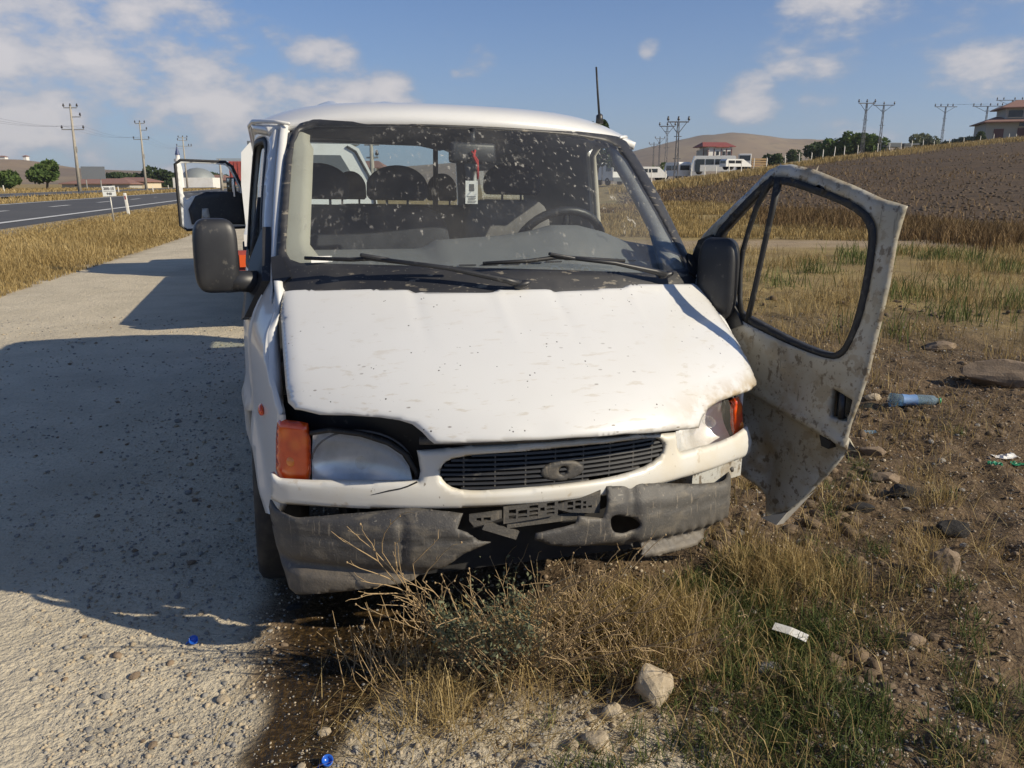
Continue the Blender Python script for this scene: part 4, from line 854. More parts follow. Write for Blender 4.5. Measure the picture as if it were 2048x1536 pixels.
# power poles along the highway
def mast(px, ytop, Y, label, kind_, h=None, arms=None, lean=0.0):
    t = sight(px, ytop, Y); z = zg(t.x, t.y); H = t.z - z; rt = tag(empty('power_pole', (t.x, t.y, z), random.uniform(-.15, .25)), label, 'power pole', None); MAST_TOPS[px] = (t.copy(), 1.45 if kind_ == 'concrete' else (h or 1.2))
    if kind_ == 'concrete':
        MB().tube([(lean * H, 0, -.5), (0, 0, H)], [.26, .12], 10).build('shaft', MAT['concrete'], rt, True)
        for (dz, l0, l1, ins) in arms:
            MB().box(((l0 + l1) / 2 + lean * dz, 0, H - dz), ((l1 - l0) / 2, .06, .06)).build('crossarm', MAT['galv'], rt)
            for q in ins:
                MB().lathe([(0, .03), (.12, .03), (.12, .12), (.26, .14), (.32, .09), (.46, .09), (.50, .0)], (q + lean * dz, 0, H - dz + .05), 'z', 8).build('insulator', MAT['insul'], rt, True)
        MB().box((.16 + lean * H * .5, 0, H * .50), (.12, .12, .35)).build('bracket', MAT['galv'], rt)
    else:
        w0, w1 = .24, .09; mb = MB(); n = max(8, int(H / .85)); c = lambda i, sx, sy: Vector((sx * (w0 + (w1 - w0) * i / n), sy * (w0 + (w1 - w0) * i / n), -.2 + (H + .2) * i / n))
        for sx in (-1, 1):
            for sy in (-1, 1): mb.tube([c(0, sx, sy), c(n, sx, sy)], .038, 4)
        leg = mb.build('leg_frame', MAT['lattice'], rt); mb = MB()
        for i in range(n):
            f = 1 if i % 2 else -1
            for sy in (-1, 1): mb.tube([c(i, -f, sy), c(i + 1, f, sy)], .020, 4)
            for sx in (-1, 1): mb.tube([c(i, sx, -f), c(i + 1, sx, f)], .020, 4)
        mb.build('bracing', MAT['lattice'], rt)
        for k in range(3, n, 3): MB().box((0, 0, H * k / n), (w0 + .22, .04, .04)).build('step', MAT['lattice'], rt)
        sp = h or 1.2
        MB().box((0, 0, H - .05), (sp, .07, .07)).build('crossarm', MAT['lattice'], rt)
        for sx in (-1, 1): MB().tube([(sx * sp * .85, 0, H - .05), (sx * .12, 0, H - 1.3)], .045, 5).build('strut', MAT['lattice'], rt)
        for q in arms or (-sp, 0, sp): MB().lathe([(0, .04), (.14, .04), (.14, .13), (.3, .16), (.4, .1), (.58, .1), (.62, .0)], (q, 0, H), 'z', 8).build('insulator', MAT['insul'], rt, True)
    return rt
MAST_TOPS = {}
A3 = [(.35, -.9, .9, (-.9, 0, .9)), (1.5, 0, 1.25, (1.2,)), (3.1, -1.5, 1.5, (-1.45, 1.45))]
mast(140, 210, 110, 'tall concrete power pole with three crossarms beside the round green tree and grey billboard', 'concrete', arms=A3, lean=-.018)
mast(279, 243, 150, 'concrete power pole with three crossarms above the brown roofed houses', 'concrete', arms=A3, lean=-.01)
mast(365, 273, 195, 'concrete power pole with clustered insulators beside the minaret', 'concrete', arms=[(.3, -1.0, 1.0, (-1, 0, 1)), (.9, -1.3, 1.0, (-1.2, .9)), (2.2, -1.6, 1.9, (-1.5, 1.2, 1.8))])
mast(742, 281, 60, 'concrete power pole seen through the van cabin behind the tow truck', 'concrete', arms=[(.3, -.5, .6, (-.4, .5)), (1.2, -.4, .5, (.4,))])
mast(439, 318, 120, 'low concrete pole with twin wires by the red container', 'concrete', arms=[(.2, -.5, 3.6, ()), (.0, -.5, 3.6, ())])
mast(1357, 243, 100, 'lattice power pole standing in the field in front of the fence, by the white van', 'lattice', 1.25)
mast(1335, 252, 140, 'lattice power pole behind the parked white van and bus', 'lattice', 1.3)
mast(1734, 206, 140, 'lattice power pole at the fence before the green bushes', 'lattice', 1.4)
mast(1768, 210, 160, 'stout lattice power pole by the dark machinery', 'lattice', 1.9)
mast(1892, 213, 190, 'lattice power pole with a wide crossarm, alone between machinery and villa', 'lattice', 2.6, (-2.5, -1.2, .4, 1.6))
mast(1976, 212, 185, 'lattice power pole with a wide crossarm beside the villa wall', 'lattice', 3.2, (-3, -1.5, .5, 2, 3))
mast(2026, 200, 190, 'lattice power pole rising behind the villa roof', 'lattice', 3.6, (-3.4, -2, .4, 2, 3.4))
for px, yt, Y in ((1308, 288, 260), (1320, 277, 250)): mast(px, yt, Y, 'small far lattice power pole in front of the bare hill', 'lattice', 1.5)['group'] = 'far lattice poles by the hill'
def wires(pa, pb, drop, label, ext=None):
    (A, wa), (B, wb) = MAST_TOPS[pa], MAST_TOPS[pb]; A = A.copy(); B = B.copy(); A.z -= drop; B.z -= drop
    if ext: B = A + (A - B) * ext; wb = wa
    r = tag(empty('power_line', tuple(A)), label, 'power line')
    for f in (-.9, 0, .9):
        a = A + Vector((f * wa, 0, .5)); b = B + Vector((f * wb, 0, .5)); L_ = (b - a).length
        MB().tube([a.lerp(b, t) - Vector((0, 0, 4 * t * (1 - t) * L_ * .018)) - A for t in np.linspace(0, 1, 13)], .008, 4, cap=False).build('wire', MAT['insul'], r)
wires(140, 279, 3.1, 'thin wires sagging from the pole by the billboard to the pole over the brown roofs'); wires(279, 365, 3.1, 'thin wires sagging from the pole over the brown roofs to the pole by the minaret'); wires(140, 279, 3.1, 'thin wires running from the pole by the billboard away over the round tree', 1.0)
wires(1734, 1768, 0, 'thin wires between the fence pole and the stout lattice pole'); wires(1892, 1976, 0, 'thin wires between the lone lattice pole and the pole by the villa'); wires(1357, 1335, 0, 'thin wires between the two lattice poles by the parked vehicles')
# fence posts along the upper edge of the ploughed field
def fence():
    me = None
    pts = [(1304, 351, 96), (1331, 358, 93), (1382, 360, 93), (1408, 357, 95), (1432, 352, 98), (1458, 350, 100), (1482, 347, 103), (1507, 337, 106), (1533, 328, 109), (1570, 328, 114), (1598, 327, 117), (1622, 326, 119), (1645, 318, 122), (1668, 313, 126), (1688, 312, 129), (1715, 309, 133), (1755, 304, 139), (1778, 303, 143), (1801, 302, 147), (1822, 301, 150), (1845, 300, 153), (1867, 300, 156), (1897, 298, 159), (1926, 296, 161), (1958, 295, 162), (1985, 293, 163), (2015, 291, 163), (2030, 290, 163)]
    for px, py, Y in pts:
        p = sight(px, py, Y); z = zg(p.x, p.y)
        if me is None:
            m = MB(); m.box((0, 0, .62), (.045, .045, .72), bev=.01); m.tube([(0, 0, 1.32), (-.08, 0, 1.48)], .035, 6); o = m.build('fence_post', MAT['post_white'], None); me = o.data
        else: o = bpy.data.objects.new('fence_post', me); link(o)
        o.location = (p.x, p.y, z); o.rotation_euler = (random.uniform(-.04, .04), random.uniform(-.06, .06), random.uniform(0, .5)); s = random.uniform(.9, 1.12); o.scale = (1, 1, s)
        tag(o, 'pale concrete fence post along the top of the ploughed field', 'fence post', 'fence posts round the field')
fence()

# ------------------------------------------------------------------ buildings
MAT['plaster'] = pmat('white_plaster', (.70, .69, .66), .85, layers=[('noise', 1, .4, .7, (.60, .58, .54), .6)])
MAT['cream'] = pmat('cream_plaster', (.58, .50, .36), .85, layers=[('noise', 1, .4, .7, (.50, .43, .31), .6)])
MAT['greywall'] = pmat('grey_plaster', (.36, .35, .31), .85)
MAT['tile_red'] = pmat('red_roof_tiles', (.23, .055, .045), .8, layers=[('noise', 2, .4, .7, (.17, .045, .04), .6)])
MAT['tile_brown'] = pmat('brown_roof_tiles', (.24, .13, .10), .85, layers=[('noise', 2, .4, .7, (.19, .105, .085), .6)])
MAT['dkwin'] = pmat('dark_window', (.03, .03, .035), .15); MAT['maroon'] = pmat('maroon_frame', (.10, .03, .03), .5); MAT['lead'] = pmat('lead_dome', (.22, .24, .24), .6, .2); MAT['bluecone'] = pmat('blue_spire', (.03, .05, .14), .5)
def hip_roof(mb, cx, cy, z, hx, hy, h, ridge):
    vs = [(cx - hx, cy - hy, z), (cx + hx, cy - hy, z), (cx + hx, cy + hy, z), (cx - hx, cy + hy, z), (cx - ridge, cy, z + h), (cx + ridge, cy, z + h)]
    vs2 = [(q[0], q[1], z - .18) for q in vs[:4]]; mb.add(vs + vs2, [(0, 1, 5, 4), (1, 2, 5), (2, 3, 4, 5), (3, 0, 4), (9, 8, 7, 6), (0, 6, 7, 1), (1, 7, 8, 2), (2, 8, 9, 3), (3, 9, 6, 0)])
def house(name, label, px, py, Y, hx, hy, hh, wall, roof, rh, rz=0.0, wins=(), ridge=None, sink=1.0, base=None):
    p = sight(px, py, Y); z = base if base is not None else zg(p.x, p.y); r = tag(empty(name, (p.x, p.y, z - sink), rz), label, 'house'); H = hh + sink
    MB().box((0, 0, H / 2), (hx, hy, H / 2)).build('wall', wall, r)
    m = MB(); hip_roof(m, 0, 0, H, hx + .5, hy + .5, rh, hx * .55 if ridge is None else ridge); m.build('roof', roof, r)
    for (x, w, z0, z1) in wins:
        o = MB().box((x, -hy - .03, sink + (z0 + z1) / 2), (w / 2, .05, (z1 - z0) / 2)).build('window', MAT['dkwin'], r); MB().box((x, -hy - .10, sink + z0), (w / 2 + .1, .06, .06)).build('sill', wall, o)
    return r, H
# villa on the rise at the right
def villa():
    p = sight(2035, 291, 172); z = p.z - .4; r = tag(empty('villa', (p.x, p.y, z), -.30), 'cream two-storey villa with tiered red roofs on the rise at the edge of the field', 'house')
    MB().box((0, 2, 2.2), (7.0, 5, 2.7)).build('wall', MAT['greywall'], r); MB().box((4.5, -3.6, 2.2), (4.0, 1.2, 2.7)).build('wall', MAT['cream'], r)
    m = MB(); hip_roof(m, 0, 1.6, 5.0, 7.9, 6.2, 1.3, 4.5); m.build('roof', MAT['tile_brown'], r); MB().box((1.6, 2, 6.4), (5.0, 3.6, 1.6)).build('upper_wall', MAT['greywall'], r)
    m = MB(); hip_roof(m, 1.6, 2, 7.9, 6.1, 4.7, 1.7, 2.5); m.build('roof', MAT['tile_brown'], r)
    for (x, y, zz, w, h, mt) in ((-4.6, -3.05, 1.9, .9, 1.7, 'maroon'), (-.2, -3.05, 2.7, 1.0, 1.0, 'maroon'), (-.1, -3.05, 4.4, .9, .45, 'dkwin'), (-1.6, -1.65, 6.6, 1.3, .7, 'dkwin'), (3.4, -1.65, 6.8, 1.2, .7, 'maroon')):
        o = MB().box((x, y, zz), (w, .06, h)).build('window', MAT[mt], r); MB().box((x, y - .05, zz - h), (w + .12, .08, .07)).build('sill', MAT['cream'], o)
    MB().box((.5, -6.2, .9), (3.6, .15, .9)).build('garden_wall', MAT['plaster'], r)
villa()
def white_house():
    p = sight(1426, 330, 265); z = p.z; r = tag(empty('white_house', (p.x, p.y, z - 1.6), .12), 'white two-storey house with dark timbering and a maroon roof behind the parked bus', 'house')
    MB().box((.6, 0, 4.6), (4.6, 4.5, 4.0)).build('wall', MAT['plaster'], r); MB().box((-4.6, 0, 4.0), (.9, 3.5, 3.2)).build('veranda', MAT['greywall'], r)
    m = MB(); hip_roof(m, 0, 0, 8.4, 6.4, 5.5, 1.7, 4.6); m.build('roof', MAT['tile_red'], r); m = MB(); hip_roof(m, 1.2, -3.2, 8.2, 2.6, 2.6, 1.1, .3); m.build('dormer_roof', MAT['tile_red'], r)
    for x in (-3.9, -1.6, 1.2, 3.2, 5.1): MB().box((x, -4.55, 5.0), (.16, .08, 2.6)).build('timber', MAT['maroon'], r)
    for x in (-.2, 2.2, 4.2): MB().box((x, -4.56, 6.0), (.5, .06, .7)).build('window', MAT['dkwin'], r)
    for x in (-5.3, -3.9): MB().tube([(x, -3.7, 1.2), (x, -3.7, 8.2)], .14, 6).build('post', MAT['maroon'], r)
    r.scale = (.86, .86, .86)
white_house()
house('far_house', 'small far house with a brown roof behind the white lorry', 1492, 318, 250, 3.2, 3, 3.0, MAT['plaster'], MAT['tile_brown'], 1.3)
house('village_house', 'long low village house with a brown hipped roof behind the grey billboard', 213, 362, 185, 7.5, 5, 1.0, MAT['greywall'], MAT['tile_brown'], 1.1, wins=[(-4, 1.2, .3, 1.0), (3, 1.2, .3, 1.0)])
house('village_house', 'village house with a brown roof and pale porch at the foot of a power pole', 271, 361, 190, 4.2, 4, 1.5, MAT['cream'], MAT['tile_brown'], .9, wins=[(-1.5, 1.4, .4, 1.4), (2.4, 1.0, .4, 1.4)])
house('village_house', 'pale low village house seen through the tow truck door', 428, 356, 260, 6, 4, 2.2, MAT['cream'], MAT['tile_brown'], 1.6)
house('village_house', 'ochre village house seen through the van cabin beside the concrete pole', 744, 350, 150, 2.4, 3, 2.8, MAT['cream'], MAT['tile_brown'], 1.2, base=1.6)
for px, py, Y, hx, lab in ((6, 316, 620, 2.6, 'small white house on the bare hilltop beyond the highway'), (52, 315, 640, 1.3, 'tiny pale hut on the bare hilltop beside the small white house')):
    p = sight(px, py, Y); house('hill_house', lab, px, py, Y, hx, 2, 2.4, MAT['plaster'], MAT['tile_brown'], .8, base=p.z - 1.5, sink=5)
def mosque():
    p = sight(396, 356, 215); z = zg(p.x, p.y); r = tag(empty('mosque', (p.x, p.y, z), .1), 'pale mosque with a low grey lead dome seen through the tow truck door', 'mosque')
    MB().box((0, 0, 1.2), (5.0, 5.0, 1.4)).build('wall', MAT['plaster'], r); MB().lathe([(2.5, 4.3), (3.3, 4.0), (4.2, 3.1), (4.9, 1.8), (5.2, 0.0)], (0, 0, 0), 'z', 20).build('dome', MAT['lead'], r, True)
    t = sight(353, 291, 205); z = zg(t.x, t.y); H = t.z - z; r = tag(empty('minaret', (t.x, t.y, z), 0), 'slender white minaret with a dark blue cone beside the open truck door', 'minaret')
    MB().lathe([(-1, .95), (H * .42, .85), (H * .56, .62), (H * .62, .62), (H * .63, .95), (H * .69, .95), (H * .69, .5), (H * .79, .48), (H * .79, 0)], (0, 0, 0), 'z', 12).build('shaft', MAT['plaster'], r); MB().lathe([(H * .785, .62), (H, .02)], (0, 0, 0), 'z', 12).build('cone', MAT['bluecone'], r)
mosque()
def billboard():
    p = sight(189, 366, 140); z = zg(p.x, p.y); r = tag(empty('billboard', (p.x, p.y, z), .2), 'grey back of a wide road billboard on two steel posts', 'billboard')
    h0, h1 = sight(189, 358, 140).z - z, sight(189, 333, 140).z - z
    MB().box((0, 0, (h0 + h1) / 2), (1.9, .05, (h1 - h0) / 2)).build('panel', MAT['signback'], r)
    for x in (-1.3, 1.0): MB().tube([(x, .12, -1), (x, .12, h1)], .09, 6).build('post', MAT['galv'], r)
billboard()

# ------------------------------------------------------------------ vehicles
MAT['vwhite'] = pmat('vehicle_white', (.72, .72, .70), .35, coat=.3, layers=[('noise', 2, .4, .7, (.62, .61, .57), .6)]); MAT['vblue'] = pmat('vehicle_blue_stripe', (.05, .12, .32), .4); MAT['vred'] = pmat('container_red', (.30, .055, .045), .7, layers=[('noise', 2, .4, .7, (.22, .045, .04), .7)]); MAT['vgrey'] = pmat('vehicle_grey', (.10, .11, .12), .4); MAT['vyellow'] = pmat('yellow_box', (.45, .30, .06), .6); MAT['wood'] = pmat('stacked_timber', (.36, .24, .12), .8); MAT['vorange'] = pmat('orange_reflector', (.65, .10, .02), .4)
def simple_wheels(r, xs, y, R=.42):
    for x in xs:
        for sy in (-y, y):
            w = MB(); w.lathe([(-.12, R * .55), (-.12, R), (.12, R), (.12, R * .55), (.10, 0)], (x, sy, R), 'y', 16); w.build('wheel', MAT['tyre'], r, True)
def boxy(name, label, cat, px, py, Y, L, W, H, rz, mat=None, nose=0.0, wz=(1.5, 2.3), stripe=None, wins=(), group=None):
    """a bus or van seen far off, length along local x"""
    p = sight(px, py, Y); z = zg(p.x, p.y); r = tag(empty(name, (p.x, p.y, z), rz), label, cat, group); mat = mat or MAT['vwhite']
    prof = [(-L / 2, .45), (-L / 2, H - .25), (-L / 2 + .2, H), (L / 2 - .5 - nose, H), (L / 2 - .1 - nose * .3, wz[0]), (L / 2, wz[0] - .25 if nose else wz[0]), (L / 2, .45)]
    MB().prism([(a, -W / 2, b) for a, b in prof], (0, 0, 0), (0, W, 0)).build('body', mat, r)
    n = max(2, int((L - 1.0 - nose) / 1.4)); x0 = -L / 2 + .35; dx = (L - 1.0 - nose) / n
    for k in range(n):
        for sy in (-1, 1): MB().box((x0 + dx * (k + .5), sy * (W / 2 + .01), (wz[0] + wz[1]) / 2), (dx * .44, .02, (wz[1] - wz[0]) / 2)).build('window', MAT['dimglass'], r)
    MB().box((-L / 2 - .01, 0, (wz[0] + wz[1]) / 2), (.02, W * .40, (wz[1] - wz[0]) / 2)).build('rear_window', MAT['dimglass'], r)
    MB().box((L / 2 - .30 - nose * .62, 0, (wz[0] + wz[1]) / 2 + .05), (.03, W * .43, (wz[1] - wz[0]) / 2), rotm('Y', -.35 if nose else -.18)).build('windscreen', MAT['dimglass'], r)
    if stripe:
        for k in range(4): MB().box((-.4 + k * .42, -W / 2 - .012, 1.05), (.16, .012, .20), rotm('Y', .5)).build('stripe', MAT['vblue'], r)
    simple_wheels(r, (-L / 2 + L * .22, L / 2 - L * .2), W / 2 - .14)
    return r
b = boxy('midibus', 'white midibus with blue slanting stripes and an open door parked before the white house', 'bus', 1424, 352, 125, 6.6, 2.2, 2.75, math.radians(172), wz=(1.45, 2.25), stripe=True)
MB().box((2.35, 1.13, 1.25), (.38, .02, .85)).build('door_opening', MAT['dimglass'], b)
boxy('white_minivan', 'white high-roof van parked with its rear to the field beside the midibus', 'van', 1352, 351, 128, 5.2, 2.0, 2.55, math.radians(108), wz=(1.35, 2.05), nose=.5)
boxy('white_minivan', 'white van with a long blue side window partly behind the midibus', 'van', 1378, 349, 138, 5.4, 2.0, 2.5, math.radians(165), wz=(1.3, 2.0), nose=.6)
def lorry(px, py, Y, rz, label, cargo, cargo_mat):
    p = sight(px, py, Y); z = zg(p.x, p.y); r = tag(empty('lorry', (p.x, p.y, z), rz), label, 'lorry')
    MB().box((0, 0, 1.7), (1.05, 1.15, 1.15), bev=.12).build('cab', MAT['vwhite'], r); MB().box((0, -1.17, 2.15), (.9, .03, .42)).build('windscreen', MAT['dimglass'], r); MB().box((-1.07, -.2, 2.15), (.03, .5, .38)).build('side_window', MAT['dimglass'], r)
    MB().box((0, -1.18, .75), (1.0, .06, .25)).build('bumper', MAT['vgrey'], r); MB().box((0, 4.2, cargo[1]), (1.15, 3.0, cargo[0]), bev=.03).build('load_body', cargo_mat, r); MB().box((0, 3.4, .85), (.5, 4.0, .12)).build('chassis', MAT['vgrey'], r)
    for y in (0, 4.5, 5.6):
        for sx in (-1, 1): MB().lathe([(-.13, .25), (-.13, .48), (.13, .48), (.13, .25), (.1, 0)], (sx * .95, y, .48), 'x', 14).build('wheel', MAT['tyre'], r, True)
lorry(1488, 338, 140, -.25, 'white lorry with a curved windscreen parked between the white house and the timber', (.25, 1.1), MAT['vgrey'])
lorry(1228, 352, 105, .5, 'white lorry with a box body seen through the van windscreen', (1.2, 1.9), MAT['vwhite'])
boxy('white_pickup', 'white pickup parked before the lorry', 'pickup', 1470, 344, 118, 4.2, 1.7, 1.5, .3, wz=(.9, 1.3), nose=.9)
boxy('white_minivan', 'white van parked between the lattice poles and the white lorry', 'van', 1300, 349, 120, 4.6, 1.8, 2.0, .1, wz=(1.2, 1.7), nose=.7)
def timber():
    p = sight(1515, 333, 150); z = zg(p.x, p.y); r = tag(empty('timber_stack', (p.x, p.y, z), .1), 'stack of pale sawn timber beside the white lorry', 'timber stack')
    for k in range(5): MB().box((random.uniform(-.1, .1), 0, .2 + k * .42), (1.5, 1.0, .15)).build('board_layer', MAT['wood'], r)
timber()
def machinery():
    p = sight(1797, 297, 165); z = zg(p.x, p.y); r = tag(empty('farm_machine', (p.x, p.y, z), .1), 'dark farm machinery standing on the skyline beside the green bushes', 'machinery')
    MB().box((-2.0, 0, 1.7), (2.0, 1.0, .45), bev=.1).build('hopper', MAT['vgrey'], r); MB().box((2.2, 0, 1.9), (1.6, .9, .16)).build('deck', MAT['vgrey'], r); MB().box((1.6, 0, 1.5), (.9, .8, .22)).build('drum', MAT['vgrey'], r)
    for x in (-3.6, -2.2, -.6, .8, 2.6, 3.6): MB().tube([(x, 0, 0), (x + .2, 0, 1.5)], .12, 6).build('leg', MAT['vgrey'], r)
    for x in (-3.0, -1.0): MB().lathe([(-.15, .3), (-.15, .6), (.15, .6), (.15, .3), (.1, 0)], (x, -1.1, .6), 'y', 14).build('wheel', MAT['tyre'], r)
machinery()
def container():
    p = sight(486, 372, 95); z = zg(p.x, p.y); r = tag(empty('container_trailer', (p.x, p.y, z), .25), 'red shipping container on a trailer beyond the highway behind the van', 'trailer')
    MB().box((0, 4, 2.3), (1.22, 6.0, 1.3)).build('container', MAT['vred'], r)
    for k in range(6): MB().box((-1.0 + k * .4, -2.03, 2.3), (.06, .03, 1.2)).build('door_rib', MAT['vred'], r)
    MB().box((0, 4, .85), (.9, 6, .12)).build('chassis', MAT['vgrey'], r)
    for y in (-1, .2, 8): 
        for sx in (-1, 1): MB().lathe([(-.14, .25), (-.14, .48), (.14, .48), (.14, .25), (.1, 0)], (sx * .95, y, .48), 'x', 14).build('wheel', MAT['tyre'], r)
container()
def tow_truck():
    # stands nose away, bed towards the van, its left door open
    p = Vector((-3.36, 13.35, 0)); rz = math.radians(17.5); r = tag(empty('tow_truck', tuple(p), rz), 'white flatbed tow truck parked behind the van with one cab door open', 'tow truck')
    zc = lambda py: sight(500, py, 13.4).z
    prof = [(-1.02, .85), (-1.04, 1.55), (-1.00, 2.05), (-.86, 2.20), (.72, 2.20), (.86, 2.13), (1.10, 1.62), (1.16, .85)]
    c = MB(); c.prism([(x, 0, z) for x, z in prof], (0, 0, 0), (0, 1.5, 0)); c.build('cab', MAT['vwhite'], r)
    MB().prism([(-.82, 0, 1.56), (-.80, 0, 2.02), (.55, 0, 2.02), (.78, 0, 1.62), (.82, 0, 1.50)], (0, -.03, 0), (0, -.005, 0)).build('rear_window', MAT['vgrey'], r)
    MB().tube([(.66, -.02, 2.16), (.80, -.02, 2.08), (1.06, -.02, 1.58), (1.11, -.02, .95)], .02, 6).build('cab_seam', MAT['rubber'], r)
    MB().box((0, .4, 2.32), (.78, .12, .06), bev=.03).build('light_bar', MAT['vorange'], r); MB().box((0, .7, 2.215), (.9, .5, .02)).build('roof_rack', MAT['vgrey'], r)
    MB().box((0, 2.2, 1.1), (.98, .8, .45), bev=.15).build('bonnet', MAT['vwhite'], r)
    MB().box((.04, -2.6, .92), (.98, 2.5, .07)).build('bed', MAT['vgrey'], r); 
    for sx in (-1, 1): MB().box((.04 + sx * .98, -2.6, 1.0), (.03, 2.5, .06)).build('bed_rail', MAT['vwhite'], r)
    MB().box((0, -5.12, .80), (1.05, .05, .10)).build('tail_beam', MAT['vred'], r)
    for sx in (-1, 1): MB().box((sx * .95, -5.18, .80), (.08, .03, .06)).build('tail_lamp', MAT['vorange'], r)
    MB().box((0, -1.4, .62), (.42, 3.6, .12)).build('chassis', MAT['vgrey'], r)
    for y in (-3.4, 2.0):
        for sx in (-1, 1): MB().lathe([(-.14, .24), (-.14, .44), (.14, .44), (.14, .24), (.1, 0)], (sx * .88, y, .44), 'x', 18).build('wheel', MAT['tyre'], r, True)
    # open door: local l runs outward from the hinge, seen from its inner side
    hd = Vector((-1.04, 1.1, 0)); dd = Vector((-.97, -.24, 0)).normalized(); dn = Vector((dd.y, -dd.x, 0)); dn = -dn if dn.y > 0 else dn
    S = lambda l, w: hd + dd * l + Vector((0, 0, w))
    fr = [(0, .82), (0.0, 1.42), (.17, 1.86), (.26, 1.93), (.98, 1.95), (1.05, 1.90), (1.06, .86), (1.0, .80)]
    win = [(.04, 1.40), (.06, 1.48), (.20, 1.82), (.28, 1.885), (.96, 1.905), (.985, 1.86), (.985, 1.25), (.80, 1.40)]
    d = sheet('cab_door', S, fr, MAT['vwhite'], r, holes=[smooth_poly(win, 1)], step=.05, thick=.05, out=tuple(-dn))
    sheet('door_card', S, [(.03, .88), (.03, 1.40), (.20, 1.43), (.62, 1.43), (.80, 1.36), (.93, 1.15), (.90, .90)], MAT['black'], d, step=.08, thick=.03, out=tuple(dn), off=.085)
    sheet('door_pull', S, [(.60, .98), (.74, .98), (.72, 1.16), (.62, 1.16)], MAT['galv'], d, step=.08, thick=.02, out=tuple(dn), off=.11)
    MB().tube([S(l, w) + dn * .03 for l, w in [(-.02, 1.40), (.16, 1.85), (.26, 1.92), (.98, 1.94), (1.06, 1.88), (1.07, .88), (.98, .81), (.02, .83)]], .030, 6).build('door_seal', MAT['rubber'], d)
    mm = MB(); mm.box(S(.17, 1.50) + Vector((-.02, -.03, 0)), (.07, .05, .17), rotm('Z', .1), bev=.02); m_ = mm.build('mirror', MAT['black'], d, True)
    MB().box(S(.17, 1.50) + Vector((-.02, -.085, 0)), (.055, .003, .15), rotm('Z', .1)).build('mirror_glass', MAT['mirror'], m_)
    for w in (1.38, 1.62): MB().tube([S(.17, w), S(0, w - .02)], .012, 6).build('mirror_stay', MAT['black'], d)
MAT['mirror'] = pmat('mirror_glass', (.85, .86, .88), .03, 1.0)
tow_truck()

# ------------------------------------------------------------------ hills
MAT['hill'] = pmat('bare_hill_grass', (.215, .155, .10), .95, layers=[('noise', .006, .4, .62, (.145, .108, .078), .85), ('noise', .02, .45, .65, (.265, .20, .12), .6), ('noise', .05, .55, .7, (.13, .105, .075), .6)])
def hill(label_name, prof, Y, depth, amp=1.0, seed=0):
    px = np.array([q[0] for q in prof], float); py = np.array([q[1] for q in prof], float); n, m = 150, 24
    xs = np.linspace(px[0], px[-1], n); ysp = np.interp(xs, px, py); k = np.ones(7) / 7; ysm = np.convolve(np.pad(ysp, 3, 'edge'), k, 'valid')
    V = []
    for j in range(m):
        t = j / (m - 1); yy = Y - depth + 2 * depth * t; f = math.sin(math.pi * t) ** 1.15 if t < .5 else math.sin(math.pi * t)
        for i in range(n):
            top = sight(xs[i], ysm[i], Y); x = top.x * (.62 + .38 * yy / Y); e = min(1, 6 * min(i, n - 1 - i) / n)
            zz = top.z * f * e; zz += zz * .16 * (float(fbm(x * .006, yy * .006, 90 + seed)) - .5) * (1 - max(0, 1 - abs(t - .5) * 7)) + amp * 4 * (float(fbm(x * .03, yy * .03, 93 + seed)) - .5) * f; V.append((x, yy, zz - 1.5))
    I = np.arange(n * m).reshape(m, n); F = np.stack([I[:-1, :-1].ravel(), I[:-1, 1:].ravel(), I[1:, 1:].ravel(), I[1:, :-1].ravel()], 1)
    return kind(np_mesh('hill', np.array(V), F, MAT['hill'], smooth=True), 'structure')
hill('hill', [(850, 352), (950, 338), (1050, 330), (1150, 320), (1230, 312), (1300, 292), (1370, 276), (1420, 267), (1465, 266), (1520, 272), (1570, 279), (1620, 278), (1690, 284), (1800, 296), (2000, 314), (2200, 340)], 1150, 330)
hill('hill', [(-500, 350), (-250, 330), (-100, 316), (0, 318), (40, 314), (80, 322), (130, 331), (220, 337), (320, 340), (420, 345), (520, 352)], 640, 220, .6, 3)
hill('hill', [(420, 352), (560, 342), (700, 338), (850, 328), (960, 318), (1080, 322), (1200, 335)], 1000, 260, 1, 5)

# ------------------------------------------------------------------ vegetation
def veg_mat(name, c0, c1, c2, trans=.25):
    m, nt, b = new_mat(name); a = nt.nodes.new('ShaderNodeAttribute'); a.attribute_name = 'tint'; r = nt.nodes.new('ShaderNodeValToRGB'); e = r.color_ramp.elements
    e[0].color = rgba(c0); e[1].color = rgba(c2); q = e.new(.5); q.color = rgba(c1); nt.links.new(a.outputs['Fac'], r.inputs[0]); nt.links.new(r.outputs[0], b.inputs['Base Color'])
    b.inputs['Roughness'].default_value = .75; b.inputs['Specular IOR Level'].default_value = .2
    tr = nt.nodes.new('ShaderNodeBsdfTranslucent'); nt.links.new(r.outputs[0], tr.inputs[0]); ms = nt.nodes.new('ShaderNodeMixShader'); ms.inputs[0].default_value = trans
    nt.links.new(b.outputs[0], ms.inputs[1]); nt.links.new(tr.outputs[0], ms.inputs[2]); nt.links.new(ms.outputs[0], nt.nodes['Material Output'].inputs[0]); return m
MAT['straw'] = veg_mat('dry_straw', (.18, .125, .050), (.35, .255, .105), (.56, .44, .225)); MAT['grass'] = veg_mat('green_grass', (.045, .070, .022), (.085, .115, .035), (.19, .19, .065)); MAT['oldstraw'] = veg_mat('brown_weeds', (.075, .048, .024), (.19, .122, .055), (.38, .27, .135))
